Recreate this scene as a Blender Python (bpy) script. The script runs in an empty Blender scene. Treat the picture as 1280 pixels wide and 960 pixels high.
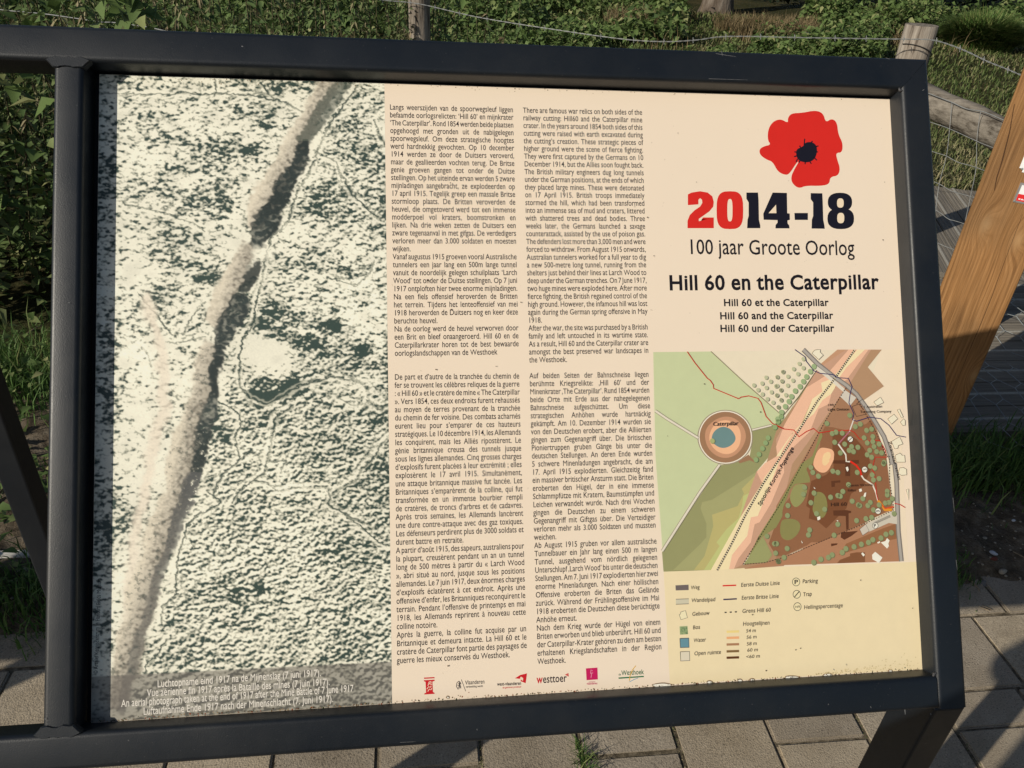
import bpy, bmesh, math, random
import numpy as np
from mathutils import Vector, Matrix
from mathutils.geometry import tessellate_polygon
random.seed(7); rng = np.random.default_rng(7)
sc = bpy.context.scene
COL = sc.collection

# ------------------------------------------------------------------ camera
S = 1.6/1.88                       # metres per solved unit
FPX = 950.905
M = np.array([[0.9928014077246512, -0.015243758994213633, 0.11879811712176339],
              [-0.1086615334246905, -0.5318378308112712, 0.8398459340091821],
              [0.05037892390419582, -0.8467090111305581, -0.5296657573381232]])   # camera (x right, y down, z ahead) -> world
C0 = np.array([0, 0, 1.6])
cam = bpy.data.cameras.new('camera'); cam_ob = bpy.data.objects.new('camera', cam); COL.objects.link(cam_ob)
mw = Matrix.Identity(4)
for i in range(3):
    mw[i][0] = M[i, 0]; mw[i][1] = -M[i, 1]; mw[i][2] = -M[i, 2]; mw[i][3] = C0[i]
cam_ob.matrix_world = mw
cam.sensor_width = 36; cam.lens = FPX/1280*36; cam.clip_start = .02; cam.clip_end = 500
sc.camera = cam_ob
# ------------------------------------------------------------------ light
SUN_AZ, SUN_EL = math.radians(58.5), math.radians(27.1)      # shadows run 58.5 deg to the right of straight ahead
sdir = Vector((-math.sin(SUN_AZ)*math.cos(SUN_EL), -math.cos(SUN_AZ)*math.cos(SUN_EL), math.sin(SUN_EL)))
world = bpy.data.worlds.new('World'); sc.world = world; world.use_nodes = True
nt = world.node_tree; bg = nt.nodes['Background']
sky = nt.nodes.new('ShaderNodeTexSky'); sky.sky_type = 'NISHITA'; sky.sun_disc = False
sky.sun_elevation = SUN_EL; sky.sun_rotation = math.atan2(sdir.x, sdir.y)
nt.links.new(sky.outputs[0], bg.inputs[0]); bg.inputs[1].default_value = .062
sun = bpy.data.lights.new('sun', 'SUN'); sun.energy = 4.1; sun.angle = math.radians(.5); sun.color = (1, .925, .79)
so = bpy.data.objects.new('sun', sun); COL.objects.link(so); so.rotation_euler = sdir.to_track_quat('Z', 'Y').to_euler()
sc.view_settings.view_transform = 'Standard'; sc.view_settings.look = 'None'
sc.view_settings.exposure = 0.0; sc.view_settings.gamma = 1

# ------------------------------------------------------------------ helpers
def lin(c):
    c = np.array(c, float)/255
    return np.where(c <= .04045, c/12.92, ((c+.055)/1.055)**2.4)
def ray(px):
    c = M @ np.array([(px[0]-640)/FPX, (px[1]-480)/FPX, 1]); return c/np.linalg.norm(c)
def ground(px, z=0):
    r = ray(px); return C0 + r*((z-C0[2])/r[2])
def aty(px, y):
    r = ray(px); return C0 + r*(y/r[1])
def atdepth(px, zc):
    return C0 + (M @ np.array([(px[0]-640)/FPX, (px[1]-480)/FPX, 1]))*zc
def proj(P):
    c = (np.asarray(P)-C0) @ M
    return np.stack([640+FPX*c[..., 0]/c[..., 2], 480+FPX*c[..., 1]/c[..., 2]], -1)
O = np.array([-0.4460787*S, 1.20331902*S, (1.27103784-1.5)*S+1.6])   # top left corner of the printed sheet
U = np.array([1, 0, 0.]); V = np.array([0, -0.588459007, -0.808527054]); N = np.array([0, -0.808527054, 0.588459007])
PW, PH = 1.2*S, 0.8958351*S
def board(u, v, d=0): return O + U*u + V*v + N*d
def pan(px, d=0):
    r = ray(px); o = O+N*d; s = ((o-C0)@N)/(r@N); p = C0+r*s-o
    return np.array([p@U, p@V])

def setp(o, label=None, cat=None, group=None, kind=None):
    if label: o['label'] = label
    if cat: o['category'] = cat
    if group: o['group'] = group
    if kind: o['kind'] = kind
    return o
def thing(name, loc, label, cat, group=None, rotz=0):
    o = bpy.data.objects.new(name, None); COL.objects.link(o); o.location = Vector([float(x) for x in loc]); o.rotation_euler = (0, 0, rotz)
    o.empty_display_size = .1
    return setp(o, label, cat, group)
def link(name, me, parent=None, mat=None, local=False):
    """world-space mesh linked under parent (whose location is subtracted)"""
    if mat is not None and not me.materials: me.materials.append(mat)
    o = bpy.data.objects.new(name, me); COL.objects.link(o)
    if parent is not None:
        o.parent = parent
        if not local:
            loc = Vector((0, 0, 0)); p = parent
            while p is not None: loc += p.location; p = p.parent
            o.location = -loc
    return o
def mesh_np(name, verts, faces, smooth=False, var=None):
    """verts (n,3); faces (m,k) int array of equal size"""
    verts = np.ascontiguousarray(verts, np.float32); faces = np.ascontiguousarray(faces, np.int32)
    me = bpy.data.meshes.new(name); m, k = faces.shape
    me.vertices.add(len(verts)); me.vertices.foreach_set('co', verts.ravel())
    me.loops.add(m*k); me.loops.foreach_set('vertex_index', faces.ravel())
    me.polygons.add(m); me.polygons.foreach_set('loop_start', np.arange(0, m*k, k, dtype=np.int32))
    try: me.polygons.foreach_set('loop_total', np.full(m, k, np.int32))
    except Exception: pass
    if smooth: me.polygons.foreach_set('use_smooth', np.ones(m, bool))
    me.update(calc_edges=True)
    if var is not None:
        a = me.color_attributes.new('var', 'FLOAT_COLOR', 'POINT')
        v = np.ones((len(verts), 4), np.float32)
        if var.ndim == 1: v[:, :3] = var[:, None]
        else: v[:, :3] = var
        a.data.foreach_set('color', v.ravel())
    return me
class MB:
    def __init__(s): s.v = []; s.f = []
    def add(s, v, f):
        b = len(s.v); s.v += [tuple(float(c) for c in p) for p in v]; s.f += [tuple(b+i for i in q) for q in f]; return s
    def box(s, lo, hi):
        x0, y0, z0 = lo; x1, y1, z1 = hi
        return s.add([(x0,y0,z0),(x1,y0,z0),(x1,y1,z0),(x0,y1,z0),(x0,y0,z1),(x1,y0,z1),(x1,y1,z1),(x0,y1,z1)],
                     [(0,3,2,1),(4,5,6,7),(0,1,5,4),(1,2,6,5),(2,3,7,6),(3,0,4,7)])
    def tube(s, pts, r, n=8, cap=True):
        pts = [np.asarray(p, float) for p in pts]; rr = r if hasattr(r, '__len__') else [r]*len(pts)
        b = len(s.v); prev = None
        for i, p in enumerate(pts):
            t = pts[min(i+1, len(pts)-1)] - pts[max(i-1, 0)]; t = t/(np.linalg.norm(t)+1e-12)
            if prev is None:
                a = np.cross(t, [0, 0, 1.]) if abs(t[2]) < .9 else np.cross(t, [1., 0, 0])
            else: a = prev - t*(prev@t)
            a = a/np.linalg.norm(a); prev = a; c = np.cross(t, a)
            for k in range(n):
                th = 2*math.pi*k/n; s.v.append(tuple(p + (a*math.cos(th)+c*math.sin(th))*rr[i]))
        for i in range(len(pts)-1):
            for k in range(n):
                s.f.append((b+i*n+k, b+i*n+(k+1) % n, b+(i+1)*n+(k+1) % n, b+(i+1)*n+k))
        if cap:
            s.f.append(tuple(b+k for k in range(n))[::-1]); s.f.append(tuple(b+(len(pts)-1)*n+k for k in range(n)))
        return s
    def mesh(s, name, smooth=False):
        me = bpy.data.meshes.new(name); me.from_pydata(s.v, [], s.f); me.update()
        if smooth: me.polygons.foreach_set('use_smooth', np.array([len(p.vertices) == 4 for p in me.polygons]))
        return me
    def build(s, name, mat, parent=None, smooth=False): return link(name, s.mesh(name, smooth), parent, mat)
def bevel(me, w, seg=2):
    bm = bmesh.new(); bm.from_mesh(me)
    bmesh.ops.bevel(bm, geom=list(bm.edges), offset=w, segments=seg, affect='EDGES', profile=.5)
    bm.to_mesh(me); bm.free(); return me

# ------------------------------------------------------------------ materials
def mat(name, rough=.8, spec=.3):
    m = bpy.data.materials.new(name); m.use_nodes = True; n = m.node_tree
    b = n.nodes['Principled BSDF']; b.inputs['Roughness'].default_value = rough; b.inputs['Specular IOR Level'].default_value = spec
    return m, n, b
def nd(n, t, **kw):
    x = n.nodes.new(t)
    for k, v in kw.items():
        if hasattr(x, k): setattr(x, k, v)
        else: x.inputs[k.replace('_', ' ')].default_value = v
    return x
def ramp(n, src, stops):
    r = n.nodes.new('ShaderNodeValToRGB'); e = r.color_ramp.elements
    while len(e) < len(stops): e.new(.5)
    for i, (p, c) in enumerate(stops): e[i].position = p; e[i].color = (*c, 1)
    n.links.new(src, r.inputs[0]); return r
def noise(n, scale, detail=4, rough=.55, vec=None, dist=0):
    x = n.nodes.new('ShaderNodeTexNoise'); x.inputs['Scale'].default_value = scale; x.inputs['Detail'].default_value = detail
    x.inputs['Roughness'].default_value = rough; x.inputs['Distortion'].default_value = dist
    if vec is not None: n.links.new(vec, x.inputs['Vector'])
    return x
def obj_vec(n, scale=(1, 1, 1), rot=(0, 0, 0)):
    t = n.nodes.new('ShaderNodeTexCoord'); mp = n.nodes.new('ShaderNodeMapping')
    mp.inputs['Scale'].default_value = scale; mp.inputs['Rotation'].default_value = rot
    n.links.new(t.outputs['Object'], mp.inputs[0]); return mp.outputs[0]
def bump(n, b, src, dist, strength=1):
    x = n.nodes.new('ShaderNodeBump'); x.inputs['Distance'].default_value = dist; x.inputs['Strength'].default_value = strength
    n.links.new(src, x.inputs['Height']); n.links.new(x.outputs[0], b.inputs['Normal']); return x
def mix(n, fac, a, b, mode='MIX'):
    x = n.nodes.new('ShaderNodeMix'); x.data_type = 'RGBA'; x.blend_type = mode
    for sock, v in ((0, fac), (6, a), (7, b)):
        if hasattr(v, 'is_output'): n.links.new(v, x.inputs[sock])
        elif sock == 0: x.inputs[0].default_value = v
        else: x.inputs[sock].default_value = (*v, 1)
    return x.outputs[2]

def noise_mat(name, stops, scale, rough=.85, spec=.25, bmp=None, detail=5, vscale=(1, 1, 1), rot=(0, 0, 0)):
    m, n, b = mat(name, rough, spec); vec = obj_vec(n, vscale, rot)
    x = noise(n, scale, detail, .6, vec); r = ramp(n, x.outputs[0], stops); n.links.new(r.outputs[0], b.inputs['Base Color'])
    if bmp: y = noise(n, bmp[0], 4, .6, vec); bump(n, b, y.outputs[0], bmp[1])
    return m

def frame_paint():
    m, n, b = mat('charcoal_powder_coat', .42, .42); vec = obj_vec(n)
    a = noise(n, 5, 4, .6, vec); r = ramp(n, a.outputs[0], [(.3, (.005, .0078, .0125)), (.7, (.008, .0115, .017))])
    sp = noise(n, 420, 2, .5, vec); r2 = ramp(n, sp.outputs[0], [(.72, (0, 0, 0)), (.78, (1, 1, 1))])
    c = mix(n, r2.outputs[0], r.outputs[0], (.06, .06, .065)); n.links.new(c, b.inputs['Base Color'])
    sc_ = noise(n, 14, 6, .7, vec); rr = ramp(n, sc_.outputs[0], [(.35, (.38,)*3), (.65, (.47,)*3)]); n.links.new(rr.outputs[0], b.inputs['Roughness'])
    du_ = noise(n, 2.6, 6, .7, vec); rd_ = ramp(n, du_.outputs[0], [(.45, (0, 0, 0)), (.7, (.55,)*3)]); c = mix(n, rd_.outputs[0], c, (.024, .025, .026)); n.links.new(c, b.inputs['Base Color'])
    f = noise(n, 800, 2, .6, vec); bump(n, b, f.outputs[0], .0002, .8)
    return m
M_FRAME = frame_paint()
M_WELD = noise_mat('grey_weld_bead', [(.3, (.03, .03, .034)), (.7, (.07, .07, .075))], 260, .5, .4, (400, .0006))
def flat_print(name, rgb, grime=True):
    m, n, b = mat(name, .32, .35); c = lin(rgb)
    vec = obj_vec(n); x = noise(n, 60, 5, .6, vec)
    o = mix(n, x.outputs[0], tuple(c*.95), tuple(np.minimum(c*1.04, .9))); n.links.new(o, b.inputs['Base Color']); return m
_pm = {}
def ink(rgb):
    if rgb not in _pm: _pm[rgb] = flat_print('printed_ink', rgb)
    return _pm[rgb]

# ------------------------------------------------------------------ print tools (shapes on the sheet, in sheet coordinates)
LAY = 4e-5
def sheet_xyz(uv, layer): uv = np.asarray(uv, float); return O + np.outer(uv[:, 0], U) + np.outer(uv[:, 1], V) + N*(layer*LAY)
class Print:
    """collects flat shapes of one ink colour each, then links them as children"""
    def __init__(s): s.d = {}
    def add(s, rgb, layer, uv, tris):
        e = s.d.setdefault((rgb, layer), [[], [], 0]); e[0].append(np.asarray(uv, float)); e[1].append(np.asarray(tris, int)+e[2]); e[2] += len(uv)
    def poly(s, rgb, layer, px):
        uv = [pan(p) for p in px]
        t = tessellate_polygon([[Vector((p[0], p[1], 0)) for p in uv]])
        s.add(rgb, layer, uv, [tuple(q) for q in t])
    def line(s, rgb, layer, px, w, dash=None):
        """w in photo pixels"""
        k = PW/1040; uv = np.array([pan(p) for p in px]); w = w*k*1.03
        if dash:
            on, off = dash[0]*k, dash[1]*k; seg = []; ph = 0
            for a, b in zip(uv[:-1], uv[1:]):
                L = np.linalg.norm(b-a); pos = -ph
                while pos < L:
                    q0, q1 = max(pos, 0), min(pos+on, L)
                    if q1 > q0: seg.append((a+(b-a)*q0/L, a+(b-a)*q1/L))
                    pos += on+off
                ph = (L-pos) % (on+off) if pos > L else 0
            for a, b in seg: s._strip(rgb, layer, np.array([a, b]), w)
        else: s._strip(rgb, layer, uv, w)
    def _strip(s, rgb, layer, uv, w):
        t = np.gradient(uv, axis=0); t /= np.linalg.norm(t, axis=1)[:, None]+1e-12
        nn = np.stack([-t[:, 1], t[:, 0]], 1)*w/2; a = uv+nn; b = uv-nn; n = len(uv)
        v = np.concatenate([a, b]); f = []
        for i in range(n-1): f += [(i, i+1, n+i+1), (i, n+i+1, n+i)]
        s.add(rgb, layer, v, f)
    def disc(s, rgb, layer, c, r, n=16, wob=0):
        k = PW/1040*1.03; o = pan(c); v = [o]
        for i in range(n):
            a = 2*math.pi*i/n; q = r*k*(1+wob*math.sin(3*a+c[0])); v.append(o+np.array([math.cos(a), math.sin(a)])*q)
        s.add(rgb, layer, v, [(0, i+1, (i+1) % n+1) for i in range(n)])
    def text(s, rgb, layer, body, pL, pR=None, cap=7, bold=0, wscale=None, shear=0, mono=False, space=None):
        """body from pL (baseline, photo px) to pR; cap = capital height in photo px"""
        k = PW/1040*1.03; a = pan(pL); sz = cap*k/CAPH
        if pR is not None: b = pan(pR); d = b-a; L = np.linalg.norm(d); d /= L
        else: d = np.array([1, 0.]); L = None
        s.text_uv(rgb, layer, body, a, d, L, sz, bold, wscale, shear, space)
    def text_uv(s, rgb, layer, body, a, d, L, sz, bold=0, wscale=None, shear=0, just=False, sx=None):
        up = np.array([d[1], -d[0]])
        adv = [glyph(ch, gb(ch, bold))[2] for ch in body]; nat = sum(adv)*sz
        xs = 1. if wscale is None else wscale; gap = 0
        if L is not None:
            if just:
                xs = sx or 1.; nsp = body.count(' '); gap = (L-nat*xs)/max(nsp, 1)
                if gap < -.09*sz: gap = -.09*sz; xs = (L-gap*nsp)/nat
            else: xs = L/nat
        x = 0
        for ch, ad in zip(body, adv):
            v, f, _ = glyph(ch, gb(ch, bold))
            if len(v):
                uv = a + np.outer((v[:, 0]+shear*v[:, 1])*sz*xs + x, d) + np.outer(v[:, 1]*sz, up)
                s.add(rgb, layer, uv, f)
            x += ad*sz*xs + (gap if ch == ' ' else 0)
    def build(s, name, parent, joined=True):
        """one mesh with one material slot per colour"""
        vs, fs, mi, mats = [], [], [], []; b = 0
        for (rgb, layer), (v, f, n) in sorted(s.d.items(), key=lambda q: q[0][1]):
            m = ink(rgb)
            if m not in mats: mats.append(m)
            vs.append(sheet_xyz(np.concatenate(v), layer)); ff = np.concatenate(f)+b; fs.append(ff); mi.append(np.full(len(ff), mats.index(m))); b += n
        fs = np.concatenate(fs); vs = np.concatenate(vs); mi = np.concatenate(mi)
        e1 = vs[fs[:, 1]]-vs[fs[:, 0]]; e2 = vs[fs[:, 2]]-vs[fs[:, 0]]; flip = (np.cross(e1, e2)@N) < 0
        fs[flip] = fs[flip][:, ::-1]
        me = mesh_np(name, vs, fs)
        for m in mats: me.materials.append(m)
        me.polygons.foreach_set('material_index', mi.astype(np.int32))
        return link(name, me, parent)
_gl = {}
def gb(ch, b): return 0 if ch in 'MW' and 0 < b < .01 else b
def _raw(ch, bold):
    c = bpy.data.curves.new('g', 'FONT'); c.body = ch; c.resolution_u = 3; c.offset = bold
    o = bpy.data.objects.new('g', c); COL.objects.link(o)
    dg = bpy.context.evaluated_depsgraph_get(); me = bpy.data.meshes.new_from_object(o.evaluated_get(dg))
    v = np.zeros(len(me.vertices)*3); me.vertices.foreach_get('co', v); v = v.reshape(-1, 3)[:, :2]
    me.calc_loop_triangles(); t = np.zeros(len(me.loop_triangles)*3, int); me.loop_triangles.foreach_get('vertices', t)
    bpy.data.objects.remove(o); bpy.data.curves.remove(c); bpy.data.meshes.remove(me)
    return v, t.reshape(-1, 3)
def glyph(ch, bold=0):
    k = (ch, bold)
    if k not in _gl:
        v, t = _raw(ch, bold) if ch != ' ' else (np.zeros((0, 2)), None)
        if ch.islower() and len(v):      # taller x-height, as in the board's typeface
            y = v[:, 1]; k_ = 1.13; v[:, 1] = np.where(y <= XH, np.where(y > 0, y*k_, y), XH*k_+(y-XH)*(CAPH*1.06-XH*k_)/(CAPH*1.06-XH))
        a = _raw('H'+ch+'H', 0)[0][:, 0].max() - HH
        _gl[k] = (v, t, a+(bold*1.2 if ch != ' ' else 0))
    return _gl[k]
HH = _raw('HH', 0)[0][:, 0].max(); _h = _raw('H', 0)[0]; CAPH = _h[:, 1].max(); XH = _raw('x', 0)[0][:, 1].max()

# ================================================================== THE INFORMATION BOARD
T_ = .05*S                                    # tube of the frame
D0, D1 = .033*S, -.017*S                      # its front and back face, measured from the printed sheet
L0, TOP, R0, B0 = -.008*S, -.003*S, PW, PH    # opening
UL, UR = -2.24, 1.247*S                      # outer ends of the frame
VT, VB = -.053*S, .944*S
board_root = thing('information_board', (.35, .75, 0), 'charcoal tube-framed information board with aerial photograph, four text blocks and a map', 'information board')

def frame_bar(name, axis, A, Z, b0, b1, d0=None, d1=None, r=.0062):
    """tube in the board plane along u or v; A and Z are its ends, each (at b0, at b1) so that ends can be mitred"""
    d0 = D0 if d0 is None else d0; d1 = D1 if d1 is None else d1; prof = []
    for cx, cz, st in ((b1-r, d0-r, 0), (b0+r, d0-r, 90), (b0+r, d1+r, 180), (b1-r, d1+r, 270)):
        for k in range(6):
            a = math.radians(st+k*18); prof.append((cx+r*math.cos(a), cz+r*math.sin(a)))
    n = len(prof); vs = []
    for e0, e1 in (A, Z):
        for q, dd in prof:
            aa = e0+(e1-e0)*(q-b0)/(b1-b0)
            vs.append(board(aa, q, dd) if axis == 'u' else board(q, aa, dd))
    fs = [(k, (k+1) % n, n+(k+1) % n, n+k) for k in range(n)]
    fs += [tuple(range(n))[::-1], tuple(range(n, 2*n))]
    me = bpy.data.meshes.new(name); me.from_pydata([tuple(v) for v in vs], [], fs); me.update()
    bm = bmesh.new(); bm.from_mesh(me); bmesh.ops.recalc_face_normals(bm, faces=bm.faces)
    for f in bm.faces: f.smooth = len(f.verts) == 4
    for e in bm.edges:
        if len(e.link_faces) == 2 and e.calc_face_angle(0) > .9: e.smooth = False
    bm.to_mesh(me); bm.free()
    return link(name, me, board_root, M_FRAME)
G = .0003
frame_bar('rail', 'u', (UL, UL+T_), (UR-G, R0-G), VT, TOP)
frame_bar('rail', 'u', (UL+T_, UL), (R0-G, R0-G), B0, VB)
frame_bar('side_post', 'v', (TOP, VT+G), (VB, VB), R0, UR)
frame_bar('side_post', 'v', (VT+G, TOP), (VB-G, B0), UL, UL+T_)
frame_bar('divider', 'v', (TOP+.0004,)*2, (B0-.0004,)*2, -.0475*S, L0, D0-.0012, D1+.0012)

frame_bar('divider', 'v', (TOP+.0004,)*2, (B0-.0004,)*2, -1.785, -1.745, D0-.0012, D1+.0012)
ULEG = -.38*S
# weld beads in the corners of the divider and at the two right-hand mitres
def weld(u, v, du, dv, rad=.0033):
    mb = MB(); k = 9; pts = []
    for i in range(k):
        t = i/(k-1); jit = rng.normal(0, .0004, 2)
        pts.append(board(u+du*math.cos(t*1.57)+jit[0], v+dv*math.sin(t*1.57)+jit[1], D0-.0022))
    rr = [rad*(.45+.55*math.sin(math.pi*(i+.5)/k))*(1+rng.normal(0, .1)) for i in range(k)]
    mb.tube(pts, rr, 8); return mb.build('weld_bead', M_WELD, board_root, True)
def fillet(v0, sg):
    """flat weld fillet that carries the divider's end into the rail; sg +1 at the bottom rail, -1 at the top"""
    u0, u1, q_ = -.0475*S, L0, .0085
    pts_ = [(u0-q_, v0+sg*.0005), (u0-q_*.5, v0-sg*q_*.45), (u0-.0003, v0-sg*q_)]
    for k in range(1, 12): pts_.append((u0+(u1-u0)*k/12, v0-sg*(q_*.98+rng.normal(0, .00035)+.001*math.sin(k*.9))))
    pts_ += [(u1+.0003, v0-sg*q_), (u1+q_*.5, v0-sg*q_*.45), (u1+q_, v0-sg*-.0005)]
    for k in range(12, -1, -1): pts_.append((u0+(u1-u0)*k/12, v0+sg*(.0045+rng.normal(0, .0004)+.0008*math.sin(k*1.3))))
    n_ = len(pts_); c_ = np.mean(pts_, 0); hi = [board(*(c_+(np.array(p)-c_)*np.array([.93, .86])), D0+.0008) for p in pts_]; md = [board(*p, D0-.0008) for p in pts_]; lo = [board(*p, D0-.008) for p in pts_]
    mb = MB(); mb.add(hi+md+lo, [tuple(range(n_))]+[(i, (i+1) % n_, n_+(i+1) % n_, n_+i) for i in range(n_)]+[(n_+i, n_+(i+1) % n_, 2*n_+(i+1) % n_, 2*n_+i) for i in range(n_)])
    me = mb.mesh('weld_fillet'); fixn(me); link('weld_fillet', me, board_root, M_FRAME)
def fixn(me):
    bm = bmesh.new(); bm.from_mesh(me); bmesh.ops.recalc_face_normals(bm, faces=bm.faces); bm.to_mesh(me); bm.free(); return me
fillet(B0, 1); fillet(TOP, -1)
weld(R0+.0008, TOP-.0008, -.004, .004, .0019); weld(R0+.0008, B0+.0008, -.004, -.004, .0019)
M_SCR = noise_mat('scratched_paint', [(.3, (.09, .09, .095)), (.7, (.2, .2, .2))], 200, .6)
for px0, px1, w_ in (((895, 67), (920, 71), .8), ((886, 98.5), (935, 100), .7), ((1006, 40), (1013, 42), .5), ((902, 63.5), (903, 70), .9), ((1108, 72.5), (1112, 74), 1.0), ((1131, 887), (1131.5, 893), 1.5), ((1163, 892), (1164, 893.2), 2.2),
    ((302, 57.6), (304, 58.6), 1.6), ((1042, 836), (1043, 838), 1.4), ((596, 911), (596.6, 913), 1.0), ((500, 928), (520, 927), .5), ((1195, 700), (1196.5, 712), .8), ((1191, 622), (1193, 640), .8), ((56, 898), (57.4, 899.5), 1.4), ((86, 378), (87, 379), 1.2), ((1155, 112), (1152.6, 113.5), .9), ((160, 925), (161.5, 926), 1.2), ((1088, 883), (1089, 885), 1.2), ((1035, 880), (1036, 881), 1.5)):
    a_, b_ = pan(px0, D0), pan(px1, D0); t_ = (b_-a_)/np.linalg.norm(b_-a_); nn_ = np.array([-t_[1], t_[0]])*w_*.0009/2
    MB().add([board(*(a_-nn_), D0+.00012), board(*(b_-nn_*.4), D0+.00012), board(*(b_+nn_*.4), D0+.00012), board(*(a_+nn_), D0+.00012)], [(0, 1, 2, 3)]).build('scratch', M_SCR, board_root)

# upright legs: two under the bottom rail, two behind the top rail
def leg(x0, x1, y0, y1, z1):
    me = MB().box((x0, y0, .004), (x1, y1, z1)).mesh('leg'); bevel(me, .004, 3)
    for p in me.polygons: p.use_smooth = False
    o = link('leg', me, board_root, M_FRAME)
    f = MB().box((x0-.03, y0-.03, .0), (x1+.03, y1+.03, .006)).build('foot_plate', M_FRAME, o)
    return o
pb = board(UR, VB, D0); pbb = board(UR, VB, D1)
xr = O[0]+UR
for xx in (xr-.044, O[0]+ULEG, O[0]-1.785):
    leg(xx+.0004, xx+.0436, pb[1]+.0015, pb[1]+.066, pb[2]-.002)
pt = board(UR, VT, D1)
xl = aty((28, 600), pt[1]+.03)[0]
for xx in (xr-.044, xl-.021):
    leg(xx+.0004, xx+.0425, pt[1]+.004, pt[1]+.046, pt[2]+.012)

# the printed sheet
def sheet_mat():
    m, n, b = mat('printed_board', .3, .4); vec = obj_vec(n)
    a = noise(n, 4, 4, .6, vec); c = lin((238, 221, 200)); y = lin((236, 222, 186))
    base = mix(n, a.outputs[0], tuple(c*.97), tuple(np.minimum(c*1.02, .9)))
    s = noise(n, 160, 3, .5, vec); r = ramp(n, s.outputs[0], [(.73, (0, 0, 0)), (.77, (1, 1, 1))])
    f = n.nodes.new('ShaderNodeMath'); f.operation = 'MULTIPLY'; f.inputs[1].default_value = .35; n.links.new(r.outputs[0], f.inputs[0])
    o = mix(n, f.outputs[0], base, tuple(lin((150, 128, 105)))); n.links.new(o, b.inputs['Base Color']); return m
M_SHEET = sheet_mat()
mb = MB(); w = .0035
c8 = [board(u, v, d) for d in (-w, 0) for (u, v) in ((0, 0), (PW, 0), (PW, PH), (0, PH))]
mb.add(c8, [(0, 1, 2, 3), (7, 6, 5, 4), (0, 4, 5, 1), (1, 5, 6, 2), (2, 6, 7, 3), (3, 7, 4, 0)])
panel = mb.build('printed_panel', M_SHEET, board_root)
mb = MB(); c8 = [board(u, v, d) for d in (-w, 0) for (u, v) in ((UL+T_+.002, .001), (-1.787, .001), (-1.787, PH-.001), (UL+T_+.002, PH-.001))]
mb.add(c8, [(0, 1, 2, 3), (7, 6, 5, 4), (0, 4, 5, 1), (1, 5, 6, 2), (2, 6, 7, 3), (3, 7, 4, 0)]); mb.build('narrow_side_panel', M_SHEET, board_root)
# thin back tray that closes the opening behind the sheet
M_DARK = noise_mat('dark_backing', [(.3, (.01, .01, .011)), (.7, (.016, .016, .018))], 8, .6)
mb = MB(); c8 = [board(u, v, d) for d in (D1+.004, -w-.001) for (u, v) in ((L0+.0005, TOP+.0005), (PW-.0005, TOP+.0005), (PW-.0005, B0-.0005), (L0+.0005, B0-.0005))]
mb.add(c8, [(0, 1, 2, 3), (7, 6, 5, 4), (0, 4, 5, 1), (1, 5, 6, 2), (2, 6, 7, 3), (3, 7, 4, 0)]); mb.build('backing_tray', M_DARK, board_root)

# ------------------------------------------------------------------ text columns
INK = (34, 29, 32)
NL = """Langs weerszijden van de spoorwegsleuf liggen|befaamde oorlogsrelicten: ‘Hill 60’ en mijnkrater|‘The Caterpillar’. Rond 1854 werden beide plaatsen|opgehoogd met gronden uit de nabijgelegen|spoorwegsleuf. Om deze strategische hoogtes|werd hardnekkig gevochten. Op 10 december|1914 werden ze door de Duitsers veroverd,|maar de geallieerden vochten terug. De Britse|genie groeven gangen tot onder de Duitse|stellingen. Op het uiteinde ervan werden 5 zware|mijnladingen aangebracht, ze explodeerden op|17 april 1915. Tegelijk greep een massale Britse|stormloop plaats. De Britten veroverden de|heuvel, die omgetoverd werd tot een immense|modderpoel vol kraters, boomstronken en|lijken. Na drie weken zetten de Duitsers een|zware tegenaanval in met gifgas. De verdedigers|verloren meer dan 3.000 soldaten en moesten|wijken.\\|Vanaf augustus 1915 groeven vooral Australische|tunnelers een jaar lang een 500m lange tunnel|vanuit de noordelijk gelegen schuilplaats ‘Larch|Wood’ tot onder de Duitse stellingen. Op 7 juni|1917 ontploften hier twee enorme mijnladingen.|Na een fiels offensief heroverden de Britten|het terrein. Tijdens het lenteoffensief van mei|1918 heroverden de Duitsers nog en keer deze|beruchte heuvel.\\|Na de oorlog werd de heuvel verworven door|een Brit en bleef onaangeroerd. Hill 60 en de|Caterpillarkrater horen tot de best bewaarde|oorlogslandschappen van de Westhoek\\"""
EN = """There are famous war relics on both sides of the|railway cutting: Hill60 and the Caterpillar mine|crater. In the years around 1854 both sides of this|cutting were raised with earth excavated during|the cutting’s creation. These strategic pieces of|higher ground were the scene of fierce fighting.|They were first captured by the Germans on 10|December 1914, but the Allies soon fought back.|The British military engineers dug long tunnels|under the German positions, at the ends of which|they placed large mines. These were detonated|on 17 April 1915. British troops immediately|stormed the hill, which had been transformed|into an immense sea of mud and craters, littered|with shattered trees and dead bodies. Three|weeks later, the Germans launched a savage|counterattack, assisted by the use of poison gas.|The defenders lost more than 3,000 men and were|forced to withdraw. From August 1915 onwards,|Australian tunnelers worked for a full year to dig|a new 500-metre long tunnel, running from the|shelters just behind their lines at Larch Wood to|deep under the German trenches. On 7 June 1917,|two huge mines were exploded here. After more|fierce fighting, the British regained control of the|high ground. However, the infamous hill was lost|again during the German spring offensive in May|1918.\\|After the war, the site was purchased by a British|family and left untouched in its wartime state.|As a result, Hill 60 and the Caterpillar crater are|amongst the best preserved war landscapes in|the Westhoek.\\"""
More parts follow.
